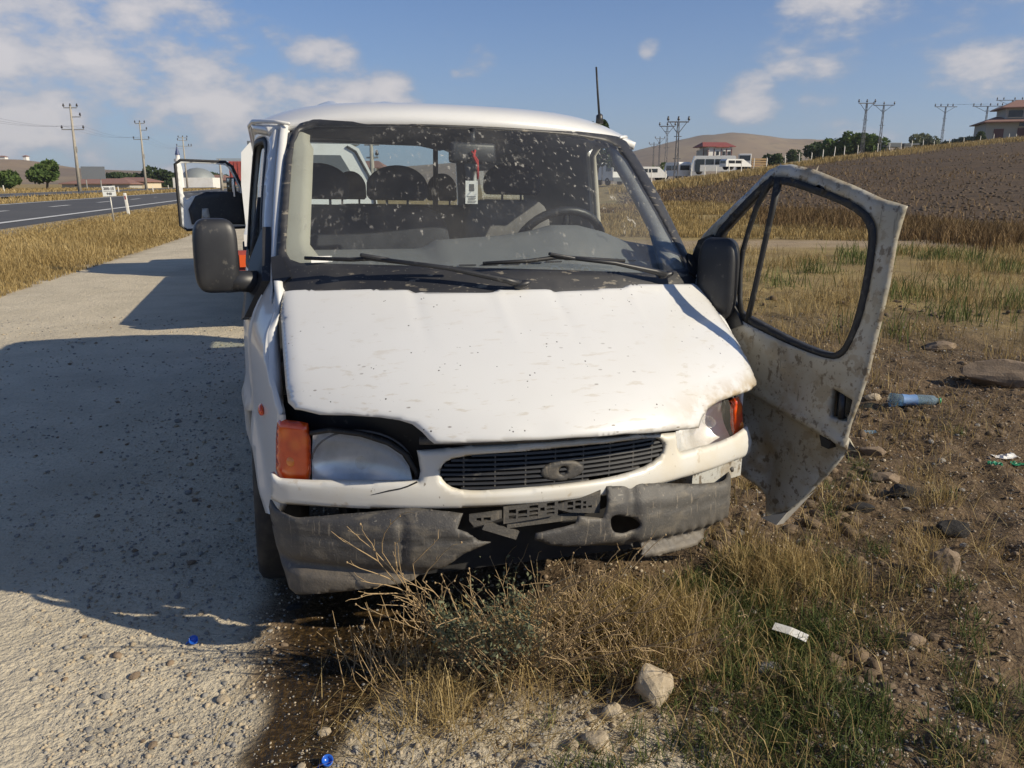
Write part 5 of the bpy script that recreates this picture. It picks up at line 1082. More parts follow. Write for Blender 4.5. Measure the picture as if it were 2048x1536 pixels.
MAT['leaf_dark'] = veg_mat('dark_tree_leaves', (.018, .032, .014), (.04, .065, .024), (.075, .10, .035)); MAT['leaf_mid'] = veg_mat('green_tree_leaves', (.03, .055, .016), (.07, .115, .03), (.13, .17, .05)); MAT['leaf_grey'] = veg_mat('grey_green_leaves', (.075, .088, .055), (.145, .165, .10), (.24, .25, .155))
MAT['bark'] = pmat('bark', (.10, .075, .055), .9); MAT['twig'] = pmat('dry_twig', (.36, .26, .14), .8, layers=[('noise', 40, .4, .7, (.24, .16, .085), .7)])
def blades(name, P, H, W, lean, mat, label=None, az=None, tint=None):
    n = len(P); az = RNG.uniform(0, 2 * np.pi, n) if az is None else az; sa = RNG.uniform(0, np.pi, n); H = np.asarray(H); W = np.asarray(W); lean = np.asarray(lean)
    d = np.stack([np.cos(az), np.sin(az), np.zeros(n)], 1); s = np.stack([np.cos(sa), np.sin(sa), np.zeros(n)], 1) * (W / 2)[:, None]; up = np.array([0, 0, 1.0])
    hz = H / np.sqrt(1 + lean ** 2)
    mid = P + up * (hz * .62)[:, None] + d * (hz * lean * .38)[:, None]; tip = P + up * hz[:, None] * .95 + d * (hz * lean)[:, None]
    base = P - up * .01
    V = np.stack([base - s, base + s, mid + s * .8, mid - s * .8, tip], 1).reshape(-1, 3); b = np.arange(n)[:, None] * 5
    F = np.concatenate([b + np.array([0, 1, 2]), b + np.array([0, 2, 3]), b + np.array([3, 2, 4])], 1).reshape(-1, 3)
    t = RNG.beta(2, 2, n) if tint is None else tint
    o = np_mesh(name, V, F, mat, dict(tint=np.repeat(t, 5))); kind(o, 'stuff')
    if label: o['label'] = label
    return o
def on_ground(x, y): return np.stack([x, y, zt(x, y)], 1)
def clusters(cx, cy, n, sd):
    i = RNG.integers(0, len(cx), n); return cx[i] + RNG.normal(0, 1, n) * sd, cy[i] + RNG.normal(0, 1, n) * sd
def in_van(x, y):     # footprint of the van
    dx, dy = x - .1155, y - 2.4156; c, s = math.cos(math.radians(17.26)), math.sin(math.radians(17.26)); u = dx * c + dy * s; v = -dx * s + dy * c
    return (np.abs(u) < .9) & (v > .34) & (v < 4.7)
def near_veg():
    # green couch grass right of the bumper
    cx = np.concatenate([RNG.normal(.98, .26, 120), RNG.normal(1.05, .45, 90), RNG.uniform(.5, 1.9, 60)]); cy = np.concatenate([RNG.normal(2.55, .28, 120), RNG.normal(2.05, .18, 90), RNG.uniform(1.7, 3.4, 60)])
    cx = np.concatenate([cx, [1.95, 2.0, 1.55, 1.6, 2.3, 2.9, 1.7], RNG.normal(.75, .12, 30)]); cy = np.concatenate([cy, [4.1, 4.3, 3.55, 3.7, 3.9, 4.9, 4.0], RNG.normal(2.75, .12, 30)])
    x, y = clusters(cx, cy, 13000, .035); k = (fbm(x * 3, y * 3, 101) > .36) & ~in_van(x, y); x, y = x[k], y[k]; n = len(x)
    blades('green_grass', on_ground(x, y), RNG.uniform(.035, .115, n), RNG.uniform(.0022, .0045, n), RNG.uniform(.2, 1.8, n), MAT['grass'], 'short green grass growing beside the broken bumper')
    # straw between it
    cx = np.concatenate([RNG.normal(1.10, .16, 60), RNG.normal(.50, .16, 50), RNG.normal(.35, .25, 60), RNG.uniform(.5, 2.6, 100), RNG.normal(-.25, .12, 12)]); cy = np.concatenate([RNG.normal(2.98, .13, 60), RNG.normal(2.66, .10, 50), RNG.normal(2.50, .18, 60), RNG.uniform(1.6, 4.2, 100), RNG.normal(2.10, .10, 12)])
    x, y = clusters(cx, cy, 10500, .05); k = ~in_van(x, y); x, y = x[k], y[k]; n = len(x)
    blades('dry_grass', on_ground(x, y), RNG.uniform(.05, .20, n), RNG.uniform(.0018, .0038, n), RNG.uniform(.15, 1.6, n), MAT['straw'], 'yellow dry grass tufts in front of the van')
    # long fallen stalks
    n = 900; x = np.concatenate([RNG.normal(-.12, .28, 420), RNG.uniform(.0, 2.6, 480)]); y = np.concatenate([RNG.normal(2.0, .16, 420), RNG.uniform(1.6, 4.5, 480)]); 
    blades('fallen_straw', on_ground(x, y) + np.array([0, 0, .012]), RNG.uniform(.12, .42, n), RNG.uniform(.0016, .0030, n), RNG.uniform(3, 11, n), MAT['straw'], 'long fallen straw stalks lying on the gravel', az=RNG.normal(.55, .8, n))
    # crumbled brown weeds and litter of stems all over the soil
    n = 30000; x = RNG.uniform(-.2, 11, n); y = 1.6 + 13 * RNG.uniform(0, 1, n) ** 1.5; k = (laneR(x, y) > .1) & ~in_van(x, y) & (fbm(x * 1.6, y * 1.6, 103) > .42); x, y = x[k], y[k]; n = len(x)
    blades('brown_weeds', on_ground(x, y), RNG.uniform(.03, .12, n) * (1 + .07 * y), RNG.uniform(.002, .005, n) * (1 + .05 * y), RNG.uniform(.5, 6, n), MAT['oldstraw'], 'crumbled brown weeds covering the soil')
    n = 7000; x = RNG.uniform(1.0, 4.5, n); y = RNG.uniform(2.4, 6.5, n); k = (fbm(x * 2.2, y * 2.2, 171) > .5) & (laneR(x, y) > .9) & ~in_van(x, y); x, y = x[k], y[k]; n = len(x)
    blades('matted_straw', on_ground(x, y) + np.array([0, 0, .01]), RNG.uniform(.06, .24, n), RNG.uniform(.002, .0045, n), RNG.uniform(2, 12, n), MAT['oldstraw'], 'flattened dry straw matted on the soil beside the open door', tint=RNG.beta(2.4, 1.8, n))
    # middle distance on the right
    cx = RNG.uniform(1.6, 15, 130); cy = RNG.uniform(4.2, 19.2, 130); k = cx < cy * .78; cx, cy = cx[k], cy[k]; x, y = clusters(cx, cy, 11000, .28); k = ~in_van(x, y) & (laneR(x, y) > .6); x, y = x[k], y[k]; n = len(x); r = np.hypot(x, y)
    blades('dry_grass', on_ground(x, y), RNG.uniform(.06, .30, n) * np.clip(r / 10, .5, 1.2), .0025 + .0004 * r * RNG.uniform(.4, 1, n), RNG.uniform(.1, 1.1, n), MAT['straw'], 'dry grass clumps on the rough ground beyond the open door', tint=RNG.beta(2, 2.6, n))
    cx = RNG.uniform(3, 15, 26); cy = RNG.uniform(8, 19, 26); x, y = clusters(cx, cy, 3000, .26); n = len(x); r = np.hypot(x, y)
    blades('green_weeds', on_ground(x, y), RNG.uniform(.12, .42, n), .004 + .0006 * r, RNG.uniform(.1, .8, n), MAT['grass'], 'olive green weeds among the dry grass', tint=RNG.beta(4, 2, n))
    # grass belt up to the ploughed field
    a = RNG.uniform(.06, .75, 90000); r = RNG.uniform(24.5, 50, 90000); x, y = r * np.sin(a), r * np.cos(a); lo_ = np.interp(a, [.0, .2, .30, .53, .8], [58, 48, 38, 30, 28]); k = (r < lo_ + 2) & (fbm(x * .5, y * .5, 105) > .42); x, y, r = x[k], y[k], r[k]; m_ = fbm(x * .22, y * .22, 161) > .52; xb, yb, rb = x[m_], y[m_], r[m_]; nb = len(xb); blades('brown_weeds', on_ground(xb, yb), RNG.uniform(.12, .42, nb), .005 + .0006 * rb, RNG.uniform(.1, .9, nb), MAT['oldstraw'], 'patches of brown withered weeds in the grass belt'); x, y, r = x[~m_], y[~m_], r[~m_]; n = len(x)
    blades('dry_grass', on_ground(x, y), RNG.uniform(.10, .34, n), .005 + .0005 * r, RNG.uniform(.1, .8, n), MAT['straw'], 'belt of yellow grass below the ploughed field', tint=np.clip(RNG.beta(2, 3, n) + .3 * (fbm(x * .2, y * .2, 109) - .5), 0, 1))
    a = RNG.uniform(.30, .74, 14000); r = np.interp(a, [.0, .2, .30, .53, .8], [58, 48, 38, 30, 28]) - 3 + RNG.normal(0, 2.2, 14000); x, y = r * np.sin(a), r * np.cos(a); k = fbm(x * .25, y * .25, 115) > .46; x, y, r = x[k], y[k], r[k]; n = len(x)
    blades('brown_weeds', on_ground(x, y), RNG.uniform(.2, .65, n), .010 + .0006 * r, RNG.uniform(.1, .7, n), MAT['oldstraw'], 'dark brown weeds along the foot of the ploughed field', tint=RNG.beta(1.6, 3, n))
    a = RNG.uniform(.18, .72, 7000); lo_ = np.interp(a, [.0, .2, .30, .53, .8], [58, 48, 38, 30, 28]); hi_ = np.interp(a, [.0, .24, .37, .53, .66], [66, 84, 116, 148, 162]); r = lo_ + (hi_ - lo_) * RNG.uniform(0, 1, 7000); x, y = r * np.sin(a), r * np.cos(a); k = fbm(x * .07, y * .07, 117) > .5; x, y, r = x[k], y[k], r[k]; n = len(x)
    blades('brown_weeds', on_ground(x, y), RNG.uniform(.15, .4, n), .012 + .0006 * r, RNG.uniform(.3, 1.5, n), MAT['oldstraw'], 'sparse withered stalks on the ploughed field', tint=RNG.beta(2, 2, n))
    # verge between lane and highway, and the ground under the fence
    y = 9 + 55 * RNG.uniform(0, 1, 120000) ** 1.7; lf = np.interp(y, [-40, 0, 11.4, 24, 60], [-1.5, -3.6, -7.4, -9.9, -17.0]); q = -7.7; rx = (q - RS * y) / RC; x = rx + (lf - rx) * RNG.uniform(0, 1.02, len(y)); k = (x < lf + .4) & (fbm(x * .8, y * .8, 107) > .3); x, y = x[k], y[k]; n = len(x); r = np.hypot(x, y)
    blades('verge_grass', on_ground(x, y), RNG.uniform(.08, .34, n) * np.clip((lf[k] - x) / 1.2, .35, 1) * np.clip((x - rx[k]) / 2.5, .35, 1), .0028 + .00042 * r, RNG.uniform(.1, .9, n), MAT['straw'], 'tall yellow grass on the verge between gravel lane and highway', tint=np.clip(RNG.beta(2, 2.4, n) + .5 * (fbm(x * .5, y * .5, 111) - .5), 0, 1))
    y = RNG.uniform(20, 160, 16000); q = np.where(RNG.uniform(0, 1, 16000) < .4, RNG.uniform(-24.8, -17.2, 16000), RNG.uniform(-46, -33, 16000)); x = (q - RS * y) / RC; n = len(x); r = np.hypot(x, y)
    blades('verge_grass', on_ground(x, y), RNG.uniform(.15, .45, n), .012 + .0006 * r, RNG.uniform(.1, .8, n), MAT['straw'], 'dry grass on the median and the far side of the highway', tint=RNG.beta(2, 2.6, n))
    a = RNG.uniform(.12, .72, 16000); r = np.interp(a, [.0, .24, .37, .53, .66], [66, 88, 119, 150, 163]) + RNG.normal(0, 4, 16000); x, y = r * np.sin(a), r * np.cos(a); n = len(x)
    blades('dry_grass', on_ground(x, y), RNG.uniform(.3, .8, n), RNG.uniform(.04, .09, n), RNG.uniform(.1, .6, n), MAT['straw'], 'dry grass under the fence at the top of the field', tint=RNG.beta(2, 3, n))
near_veg()
def leafy(name_, label, px, py, Y, w, h, mat, n=1400, trunk=.18, size=None, cat='tree', group=None, shape='round', base=None):
    p = sight(px, py, Y); z = zg(p.x, p.y) if base is None else base; r = tag(empty(name_, (p.x, p.y, z)), label, cat, group); rs = np.random.default_rng(abs(hash((px, py))) % 2 ** 31 if False else int(px * 7 + py * 13 + Y))
    k = 9; cc = rs.normal(0, 1, (k, 3)); cc /= np.linalg.norm(cc, axis=1)[:, None]; cc *= rs.uniform(.3, .72, k)[:, None]; rad = rs.uniform(.32, .55, k)
    i = rs.integers(0, k, n); q = rs.normal(0, 1, (n, 3)); q /= np.linalg.norm(q, axis=1)[:, None]; q = cc[i] + q * (rad[i] * rs.uniform(.55, 1.05, n) ** .5)[:, None]
    if shape == 'column': q[:, :2] *= (1.05 - .45 * np.clip(q[:, 2:3], -1, 1))
    C = q * np.array([w / 2, w / 2, h * (.40 if trunk > .3 else .48)]) + np.array([0, 0, h * (.60 if trunk > .3 else .50)]); C[:, 2] = np.maximum(C[:, 2], .05)
    s = (size or w * .07) * rs.uniform(.5, 1.3, n); a = rs.normal(0, 1, (n, 3)); a /= np.linalg.norm(a, axis=1)[:, None]; b = np.cross(a, rs.normal(0, 1, (n, 3))); b /= np.linalg.norm(b, axis=1)[:, None]
    V = np.stack([C - a * s[:, None], C + b * s[:, None] * .55, C + a * s[:, None], C - b * s[:, None] * .55], 1).reshape(-1, 3); F = np.arange(4 * n).reshape(-1, 4)
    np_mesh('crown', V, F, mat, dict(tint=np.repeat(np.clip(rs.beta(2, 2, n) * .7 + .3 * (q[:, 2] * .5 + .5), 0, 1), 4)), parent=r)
    mb = MB(); tr = max(.05, w * .035); mb.tube([(0, 0, -.3), (0.05 * w, 0, h * .3), (0, .03 * w, h * .7)], [tr, tr * .8, tr * .3], 7)
    for j in range(5): c = cc[j] * np.array([w / 2, w / 2, h * .42]) + np.array([0, 0, h * .55]); mb.tube([(0.03 * w, 0, h * (.2 + .06 * j)), tuple(c)], [tr * .5, tr * .15], 5)
    mb.build('trunk', MAT['bark'], r, True); return r
leafy('roadside_tree', 'round green tree beyond the highway near the billboard pole', 92, 366, 135, 6.2, 4.6, MAT['leaf_mid'], 2200)
leafy('roadside_bush', 'pale green bush beyond the highway below the hill house', 14, 366, 125, 4.6, 3.0, MAT['leaf_mid'], 1500, cat='bush')
for q, lab in (((226, 350, 240, 9, 5), 'dark broad tree behind the long brown roof'), ((248, 348, 250, 6, 4.5), 'small dark tree between the two brown roofs'), ((300, 350, 235, 10, 5.5), 'dark tree beside the power pole over the brown roofs'), ((330, 350, 230, 8, 6.0), 'tall dark tree beside the minaret'), ((418, 352, 280, 9, 5.5), 'dark tree behind the mosque dome'), ((452, 352, 290, 6, 4.5), 'small dark tree near the red container'), ((345, 352, 260, 7, 5), 'dark tree close behind the minaret')): leafy('village_tree', lab, *q, MAT['leaf_dark'], 1100, cat='tree', group='trees in the village')
leafy('poplar_tree', 'tall dark green tree seen through the van windscreen with its tip over the roof', 1192, 345, 100, 4.6, 9.0, MAT['leaf_dark'], 3600, trunk=.4, shape='column', size=.26)
leafy('field_bush', 'round green bush beside the parked white van', 1322, 352, 135, 3.6, 3.0, MAT['leaf_mid'], 900, cat='bush')
for k, (px, py, Y, w, h, mt, lab) in enumerate([(1585, 318, 190, 3.6, 3.6, 'leaf_dark', 'small dark bush standing apart from the hedge on the rise'), (1640, 308, 175, 6, 4.0, 'leaf_dark', 'dark green bush in the hedge on the rise'), (1668, 305, 168, 5, 4.6, 'leaf_mid', 'bright green young tree in the hedge on the rise'), (1692, 305, 166, 4.6, 4.6, 'leaf_mid', 'slim bright green tree beside the fence pole'), (1720, 304, 166, 6, 3.8, 'leaf_mid', 'spreading green bush between fence pole and stout lattice pole'), (1748, 302, 166, 5, 3.2, 'leaf_mid', 'low green bush next to the dark machinery'), (1845, 297, 175, 4.4, 3.6, 'leaf_grey', 'sparse tall grey green bush beside the dark machinery'), (1868, 297, 178, 4, 2.2, 'leaf_grey', 'low grey bush beside the lone lattice pole'), (1960, 294, 168, 2.0, 2.2, 'leaf_dark', 'small dark sapling in front of the villa'), (1935, 296, 175, 5, 1.8, 'leaf_grey', 'low grey scrub between the villa and the pole beside it'), (1545, 326, 160, 4, 2.4, 'leaf_dark', 'dark shrub behind the timber stack'), (1905, 298, 176, 5, 1.8, 'leaf_grey', 'low grey scrub spreading behind the lone lattice pole')]):
    leafy('hedge_bush', lab, px, py, Y, w * 1.25, h * 1.3, MAT[mt], 1300, cat='bush')
# weeds at the foot of the van: woody bush with dry twigs and small grey leaves
def front_bush():
    r = tag(empty('thorn_bush', (-.06, 2.32, zg(-.06, 2.32))), 'wiry bush of dry twigs and small grey green leaves against the broken bumper', 'bush'); rr = random.Random(11); B = r.location.copy(); mb = MB(); LV = []
    def blocked(p):     # keep twigs out of the bodywork
        q = VAN_M.inverted() @ (p + B); return q.z > float(np.interp(q.x, [-.9, -.6, -.35, -.23, 0, .25, .5, .7], [.25, .30, .40, .45, .44, .34, .32, .37])) - .02 and q.y > -.19 + .38 * q.x * q.x
    def grow(p, d, L, rad, lev):
        n = 6 if lev == 0 else 4; pts = [p.copy()]; rads = [rad]
        for i in range(n):
            k = .12 + .10 * lev; d = (d + Vector((rr.uniform(-k, k), rr.uniform(-k, k) * .6, rr.uniform(-k, k)))).normalized(); p2 = p + d * L / n
            if blocked(p2): d = (d + Vector((0, -.9, .1))).normalized(); p2 = p + d * L / n
            if blocked(p2): break
            p = p2; pts.append(p.copy()); rads.append(rad * (1 - .62 * (i + 1) / n))
            if lev < 2 and i > 0 and rr.random() < (.9 if lev == 0 else .6):
                for _ in range(1 if lev else rr.choice((1, 2))): grow(p, (d + Vector((rr.uniform(-.8, .8), rr.uniform(-.5, .3), rr.uniform(-.25, .7)))).normalized(), L * rr.uniform(.16, .34), rad * .6, lev + 1)
            if p.z < .34 and abs(p.x + .02) < .16 and rr.random() < .4:
                for _ in range(2): LV.append(p + Vector((rr.uniform(-.025, .025), rr.uniform(-.02, .02), rr.uniform(-.02, .02))))
        if len(pts) > 1: mb.tube(pts, rads, 5, cap=False)
        if lev and rr.random() < .3: mb.ellipsoid(pts[-1], (.003, .003, .004), nu=5, nv=4)
    tips = [(-.36, -.20, .50), (-.34, -.22, .45), (-.33, -.18, .40), (-.30, -.20, .47), (-.26, -.20, .43), (-.24, -.20, .36), (-.18, -.20, .30), (-.26, -.2, .28), (-.12, -.22, .28), (-.05, -.24, .34), (.03, -.26, .40), (.10, -.25, .44), (.16, -.28, .46), (.20, -.24, .40), (.26, -.28, .45), (.30, -.24, .38), (.36, -.28, .42), (.42, -.24, .34), (.20, -.12, .26), (.12, -.1, .24), (.48, -.2, .26), (.02, -.1, .26), (-.06, -.12, .24), (.30, -.14, .24), (.36, -.16, .20), (.24, -.2, .30), (.44, -.14, .16), (-.14, -.14, .2)]
    for k, t in enumerate(tips):
        t = Vector(t); b = Vector((rr.gauss(.02, .045) + t.x * .15, rr.gauss(-.02, .03), -.01)); d = (t - b); grow(b, d.normalized(), d.length * 1.05, .0034, 0)
    for k in range(130):     # low tangle of fine dry stems to the right
        b = Vector((rr.uniform(-.02, .68), rr.uniform(-.10, .26), -.01)); d = Vector((rr.uniform(-.8, .8), rr.uniform(-.6, .1), rr.uniform(.5, 1))).normalized(); grow(b, d, rr.uniform(.15, .45), .0019, 1)
    o = mb.build('stems', MAT['twig'], r, True, fix=False); n = len(LV); C = np.array([tuple(q) for q in LV]); C = np.concatenate([C, C + RNG.normal(0, .018, C.shape)]); C = np.concatenate([C, RNG.normal(0, 1, (140, 3)) * np.array([.07, .05, .08]) + np.array([-.01, -.08, .18])]); n = len(C)
    s = RNG.uniform(.005, .012, n); a = RNG.normal(0, 1, (n, 3)); a /= np.linalg.norm(a, axis=1)[:, None]; b = np.cross(a, RNG.normal(0, 1, (n, 3))); b /= np.linalg.norm(b, axis=1)[:, None]
    V = np.stack([C - a * s[:, None], C + b * s[:, None] * .42, C + a * s[:, None], C - b * s[:, None] * .42], 1).reshape(-1, 3)
    np_mesh('leaves', V, np.arange(4 * n).reshape(-1, 4), MAT['leaf_grey'], dict(tint=np.repeat(RNG.beta(2, 2, n), 4)), parent=r)
    # tall dry tuft left of the bush
    r2 = tag(empty('dry_tuft', (-.42, 2.28, zg(-.42, 2.28))), 'upright tuft of dry yellow stalks beside the oil stain', 'plant'); mb = MB()
    for k in range(42):
        b = Vector((rr.gauss(0, .07), rr.gauss(0, .05), -.01)); t = b + Vector((rr.gauss(-.02, .06), rr.gauss(0, .05), rr.uniform(.10, .26))); m_ = (b + t) / 2 + Vector((rr.uniform(-.015, .015), 0, 0)); mb.tube([b, m_, t], [.0020, .0016, .0008], 4, cap=False)
        if k % 3 == 0: mb.tube([m_, m_ + Vector((rr.uniform(-.04, .04), rr.uniform(-.02, .02), rr.uniform(.02, .06)))], [.0011, .0006], 4, cap=False)
    mb.build('stalks', MAT['twig'], r2, True, fix=False)
front_bush()

# ------------------------------------------------------------------ stones and litter
def stone_mat(name, a, b, c): return pmat(name, a, .9, layers=[('noise', 9, .38, .66, b, .8), ('noise', 60, .5, .72, c, .6)], bump=(70, .5, .006))
MAT['rock_pale'] = stone_mat('pale_stone', (.42, .35, .25), (.31, .25, .17), (.50, .43, .33)); MAT['rock_brown'] = stone_mat('brown_stone', (.23, .17, .115), (.16, .115, .075), (.30, .23, .16)); MAT['rock_dark'] = stone_mat('dark_tarry_clod', (.018, .016, .014), (.010, .009, .009), (.055, .046, .036)); MAT['rock_grey'] = stone_mat('grey_stone', (.26, .245, .22), (.19, .18, .165), (.36, .34, .30))
def rock_mesh(name, h, seed, rough=.35, sub=3):
    bm = bmesh.new(); bmesh.ops.create_icosphere(bm, subdivisions=sub, radius=1); rs = np.random.default_rng(seed); pl = rs.normal(0, 1, (9, 3)); pl /= np.linalg.norm(pl, axis=1)[:, None]; dd = rs.uniform(.55, .9, 9)
    for v in bm.verts:
        c = np.array(v.co)
        for n_, d_ in zip(pl, dd):
            t = c @ n_
            if t > d_: c = c - n_ * (t - d_) * .92
        c = c * (1 + rough * (float(fbm(c[0] * 2.3 + seed, c[1] * 2.3 + c[2] * 1.7, seed)) - .5)); v.co = Vector(c * np.array(h))
    me = bpy.data.meshes.new(name); bm.to_mesh(me); bm.free(); return me
def rock(label, px, py, h, mat, seed, rz=0.0, name='rock', sink=.35):
    c, s = math.cos(PITCH), math.sin(PITCH); z = 0.0
    for _ in range(4):
        X = (px - 1024) / FPX; V = (768 - py) / FPX; d = Vector((X, c + V * s, -s + V * c)); t = (z - CAM_H) / d.z; p = Vector((0, 0, CAM_H)) + d * t; z = zg(p.x, p.y)
    me = rock_mesh(name, h, seed); me.materials.append(MAT[mat]); o = bpy.data.objects.new(name, me); link(o); o.location = (p.x, p.y, z + h[2] * (1 - sink) - .005); o.rotation_euler = (0, 0, rz); return tag(o, label, 'rock')
rock('large pale angular stone among the straw in front of the bumper', 1300, 1395, (.075, .06, .078), 'rock_pale', 1, .4)
rock('small crumbly pale stone beside the large angular one', 1222, 1432, (.035, .03, .032), 'rock_pale', 2)
rock('crumbly whitish stone half buried at the bottom of the gravel', 1192, 1496, (.045, .04, .035), 'rock_pale', 3)
rock('pale brown stone at the foot of the thorn bush', 1080, 1280, (.042, .035, .034), 'rock_pale', 4)
rock('long flat brown boulder lying beyond the blue bottle', 2000, 770, (.34, .14, .13), 'rock_brown', 5, -.25)
rock('brown lump of stone on bare soil beyond the yellow tuft', 1885, 1140, (.07, .055, .065), 'rock_brown', 6, .3)
rock('jagged black tarry clod below the open door', 1720, 1022, (.075, .05, .030), 'rock_dark', 7)
rock('big black tarry clod beyond the open door', 1805, 992, (.085, .06, .045), 'rock_dark', 8, .5)
rock('crumbling black clod above the brown stone lump', 1905, 1068, (.075, .06, .045), 'rock_dark', 9)
rock('flat brown stone between the door and the black clods', 1770, 960, (.09, .06, .035), 'rock_brown', 10)
rock('brown slab of earth near the latch edge of the door', 1745, 905, (.08, .06, .03), 'rock_brown', 12)
rock('grey flat stone in the weeds below the white paper strip', 1540, 1340, (.05, .04, .02), 'rock_grey', 13)
rock('dusty brown stone in the green grass near the white strip', 1820, 1285, (.05, .04, .03), 'rock_brown', 14)
rock('dark low stone behind the blue bottle', 1880, 700, (.22, .12, .06), 'rock_brown', 15)
rock('small pale stone beside the blue bottle', 1745, 800, (.06, .05, .035), 'rock_pale', 16)
rock('pale stone chip under the dry tuft', 815, 1330, (.018, .016, .016), 'rock_pale', 17)
rock('black sharp piece of tar by the van tyre', 590, 1215, (.035, .020, .012), 'rock_dark', 18, .5)
def stones():
    mts = ['rock_grey', 'rock_pale', 'rock_brown', 'rock_grey']; base = []
    for k in range(8):
        me = rock_mesh('stone', (1, .8, .55), 40 + k, .3, 2); me.materials.append(MAT[mts[k % 4]]); base.append(me)
    n = 0; tries = 0
    while n < 230 and tries < 6000:
        tries += 1; y = 1.55 + 3.6 * random.random() ** 1.8; x = random.uniform(-.62, .64) * y * 1.02; lr = float(laneR(x, y))
        dens = .12 if lr < -.9 else (1.0 if lr < .35 else .6)
        if float(wetmask(x, y)) > .3: dens *= .3
        if random.random() > dens or bool(in_van(np.array(x), np.array(y))): continue
        s = random.choice((.007, .009, .010, .012, .016)) * random.uniform(.8, 1.3) * (1 + .1 * y); o = bpy.data.objects.new('stone', base[random.randrange(8)]); link(o); o.location = (x, y, zg(x, y) + s * .2); o.scale = (s, s, s); o.rotation_euler = (random.uniform(-.3, .3), random.uniform(-.3, .3), random.uniform(0, 6.3))
        if lr < .3: tag(o, 'small loose stone lying on the gravel lane or its crumbling edge', 'stone', 'loose stones on the gravel')
        else: tag(o, 'small loose stone lying on the bare soil among the weeds', 'stone', 'loose stones on the soil')
        n += 1
    # fine gravel
    P = np.array([(0, 0, 1), (.89, 0, .45), (.28, .85, .45), (-.72, .53, .45), (-.72, -.53, .45), (.28, -.85, .45), (.72, .53, -.3), (-.28, .85, -.3), (-.89, 0, -.3), (-.28, -.85, -.3), (.72, -.53, -.3)]); Fp = np.array([(0, 1, 2), (0, 2, 3), (0, 3, 4), (0, 4, 5), (0, 5, 1), (1, 6, 2), (2, 7, 3), (3, 8, 4), (4, 9, 5), (5, 10, 1), (6, 7, 2), (7, 8, 3), (8, 9, 4), (9, 10, 5), (10, 6, 1)])
    for nm, mt, N, lab in (('gravel', 'rock_grey', 20000, 'fine grey gravel scattered over the lane'), ('gravel', 'rock_pale', 15000, 'fine pale gravel scattered over the lane and soil'), ('soil_crumbs', 'rock_brown', 9000, 'brown crumbs of earth')):
        y = 1.5 + 8.0 * RNG.uniform(0, 1, N) ** 2.2; x = RNG.uniform(-.68, .70, N) * y * 1.03; lr = laneR(x, y); w = np.where(lr < -.9, .22 + .5 * (fbm(x * 2, y * 2, 121) > .56), np.where(lr < .4, 1.0, .55)) * np.where(wetmask(x, y) > .4, .45, 1)
        gp_ = np.hypot((x - .02) / .75, (y - 1.72) / .5) < 1; w = np.where(gp_, 1.0, w)
        if nm == 'soil_crumbs': w = np.where((lr > .1) & ~gp_, 1, 0.05)
        k = RNG.uniform(0, 1, N) < w; x, y = x[k], y[k]; n = len(x); s = RNG.gamma(1.8, .0013, n) + .0016; s = np.clip(s, 0, .012) * np.where(wetmask(x, y) > .4, .55, 1) * (1 + .10 * y) * (1.4 if nm == 'soil_crumbs' else 1)
        a = RNG.uniform(0, 2 * np.pi, n); Q = P[None] * (1 + RNG.uniform(-.28, .28, (n, 11, 3))); Q = Q * s[:, None, None] * np.array([1, .8, .6]); cx, sx = np.cos(a)[:, None], np.sin(a)[:, None]
        V = np.stack([Q[..., 0] * cx - Q[..., 1] * sx + x[:, None], Q[..., 0] * sx + Q[..., 1] * cx + y[:, None], Q[..., 2] + zt(x, y)[:, None] + s[:, None] * .25], -1).reshape(-1, 3); F = (Fp[None] + 11 * np.arange(n)[:, None, None]).reshape(-1, 3)
        o = kind(np_mesh(nm, V, F, MAT[mt]), 'stuff'); o['label'] = lab
    N = 1500; y = 2.2 + 9 * RNG.uniform(0, 1, N) ** 1.6; x = RNG.uniform(.25, .72, N) * y * 1.03; k = (laneR(x, y) > .6) & ~in_van(x, y) & (fbm(x * 1.2, y * 1.2, 131) > .44); x, y = x[k], y[k]; n = len(x); s = np.clip(RNG.gamma(1.4, .009, n) + .006, 0, .05) * (1 + .06 * y)
    ang = RNG.uniform(0, 2 * np.pi, n); Q = P[None] * (1 + RNG.uniform(-.35, .35, (n, 11, 3))); Q = Q * s[:, None, None] * np.array([1.1, .8, .55]); cx, sx = np.cos(ang)[:, None], np.sin(ang)[:, None]
    V = np.stack([Q[..., 0] * cx - Q[..., 1] * sx + x[:, None], Q[..., 0] * sx + Q[..., 1] * cx + y[:, None], Q[..., 2] + zt(x, y)[:, None]], -1).reshape(-1, 3); F = (Fp[None] + 11 * np.arange(n)[:, None, None]).reshape(-1, 3)
    o = kind(np_mesh('earth_clods', V, F, MAT['soil_clod']), 'stuff'); o['label'] = 'broken clods of brown earth beside the open door'
    # clods of the ploughed field
    N = 6500; a = RNG.uniform(.13, .76, N); lo_ = np.interp(a, [.0, .2, .30, .53, .8], [58, 48, 38, 30, 28]); hi_ = np.interp(a, [.0, .24, .37, .53, .66], [66, 84, 116, 148, 162]); r = lo_ + (hi_ - lo_) * RNG.uniform(0, 1, N) ** 1.5; x, y = r * np.sin(a), r * np.cos(a); n = N; s = RNG.uniform(.04, .13, n)
    ang = RNG.uniform(0, 2 * np.pi, n); Q = P[None] * (1 + RNG.uniform(-.35, .35, (n, 11, 3))); Q = Q * s[:, None, None] * np.array([1.2, .8, .6]); cx, sx = np.cos(ang)[:, None], np.sin(ang)[:, None]
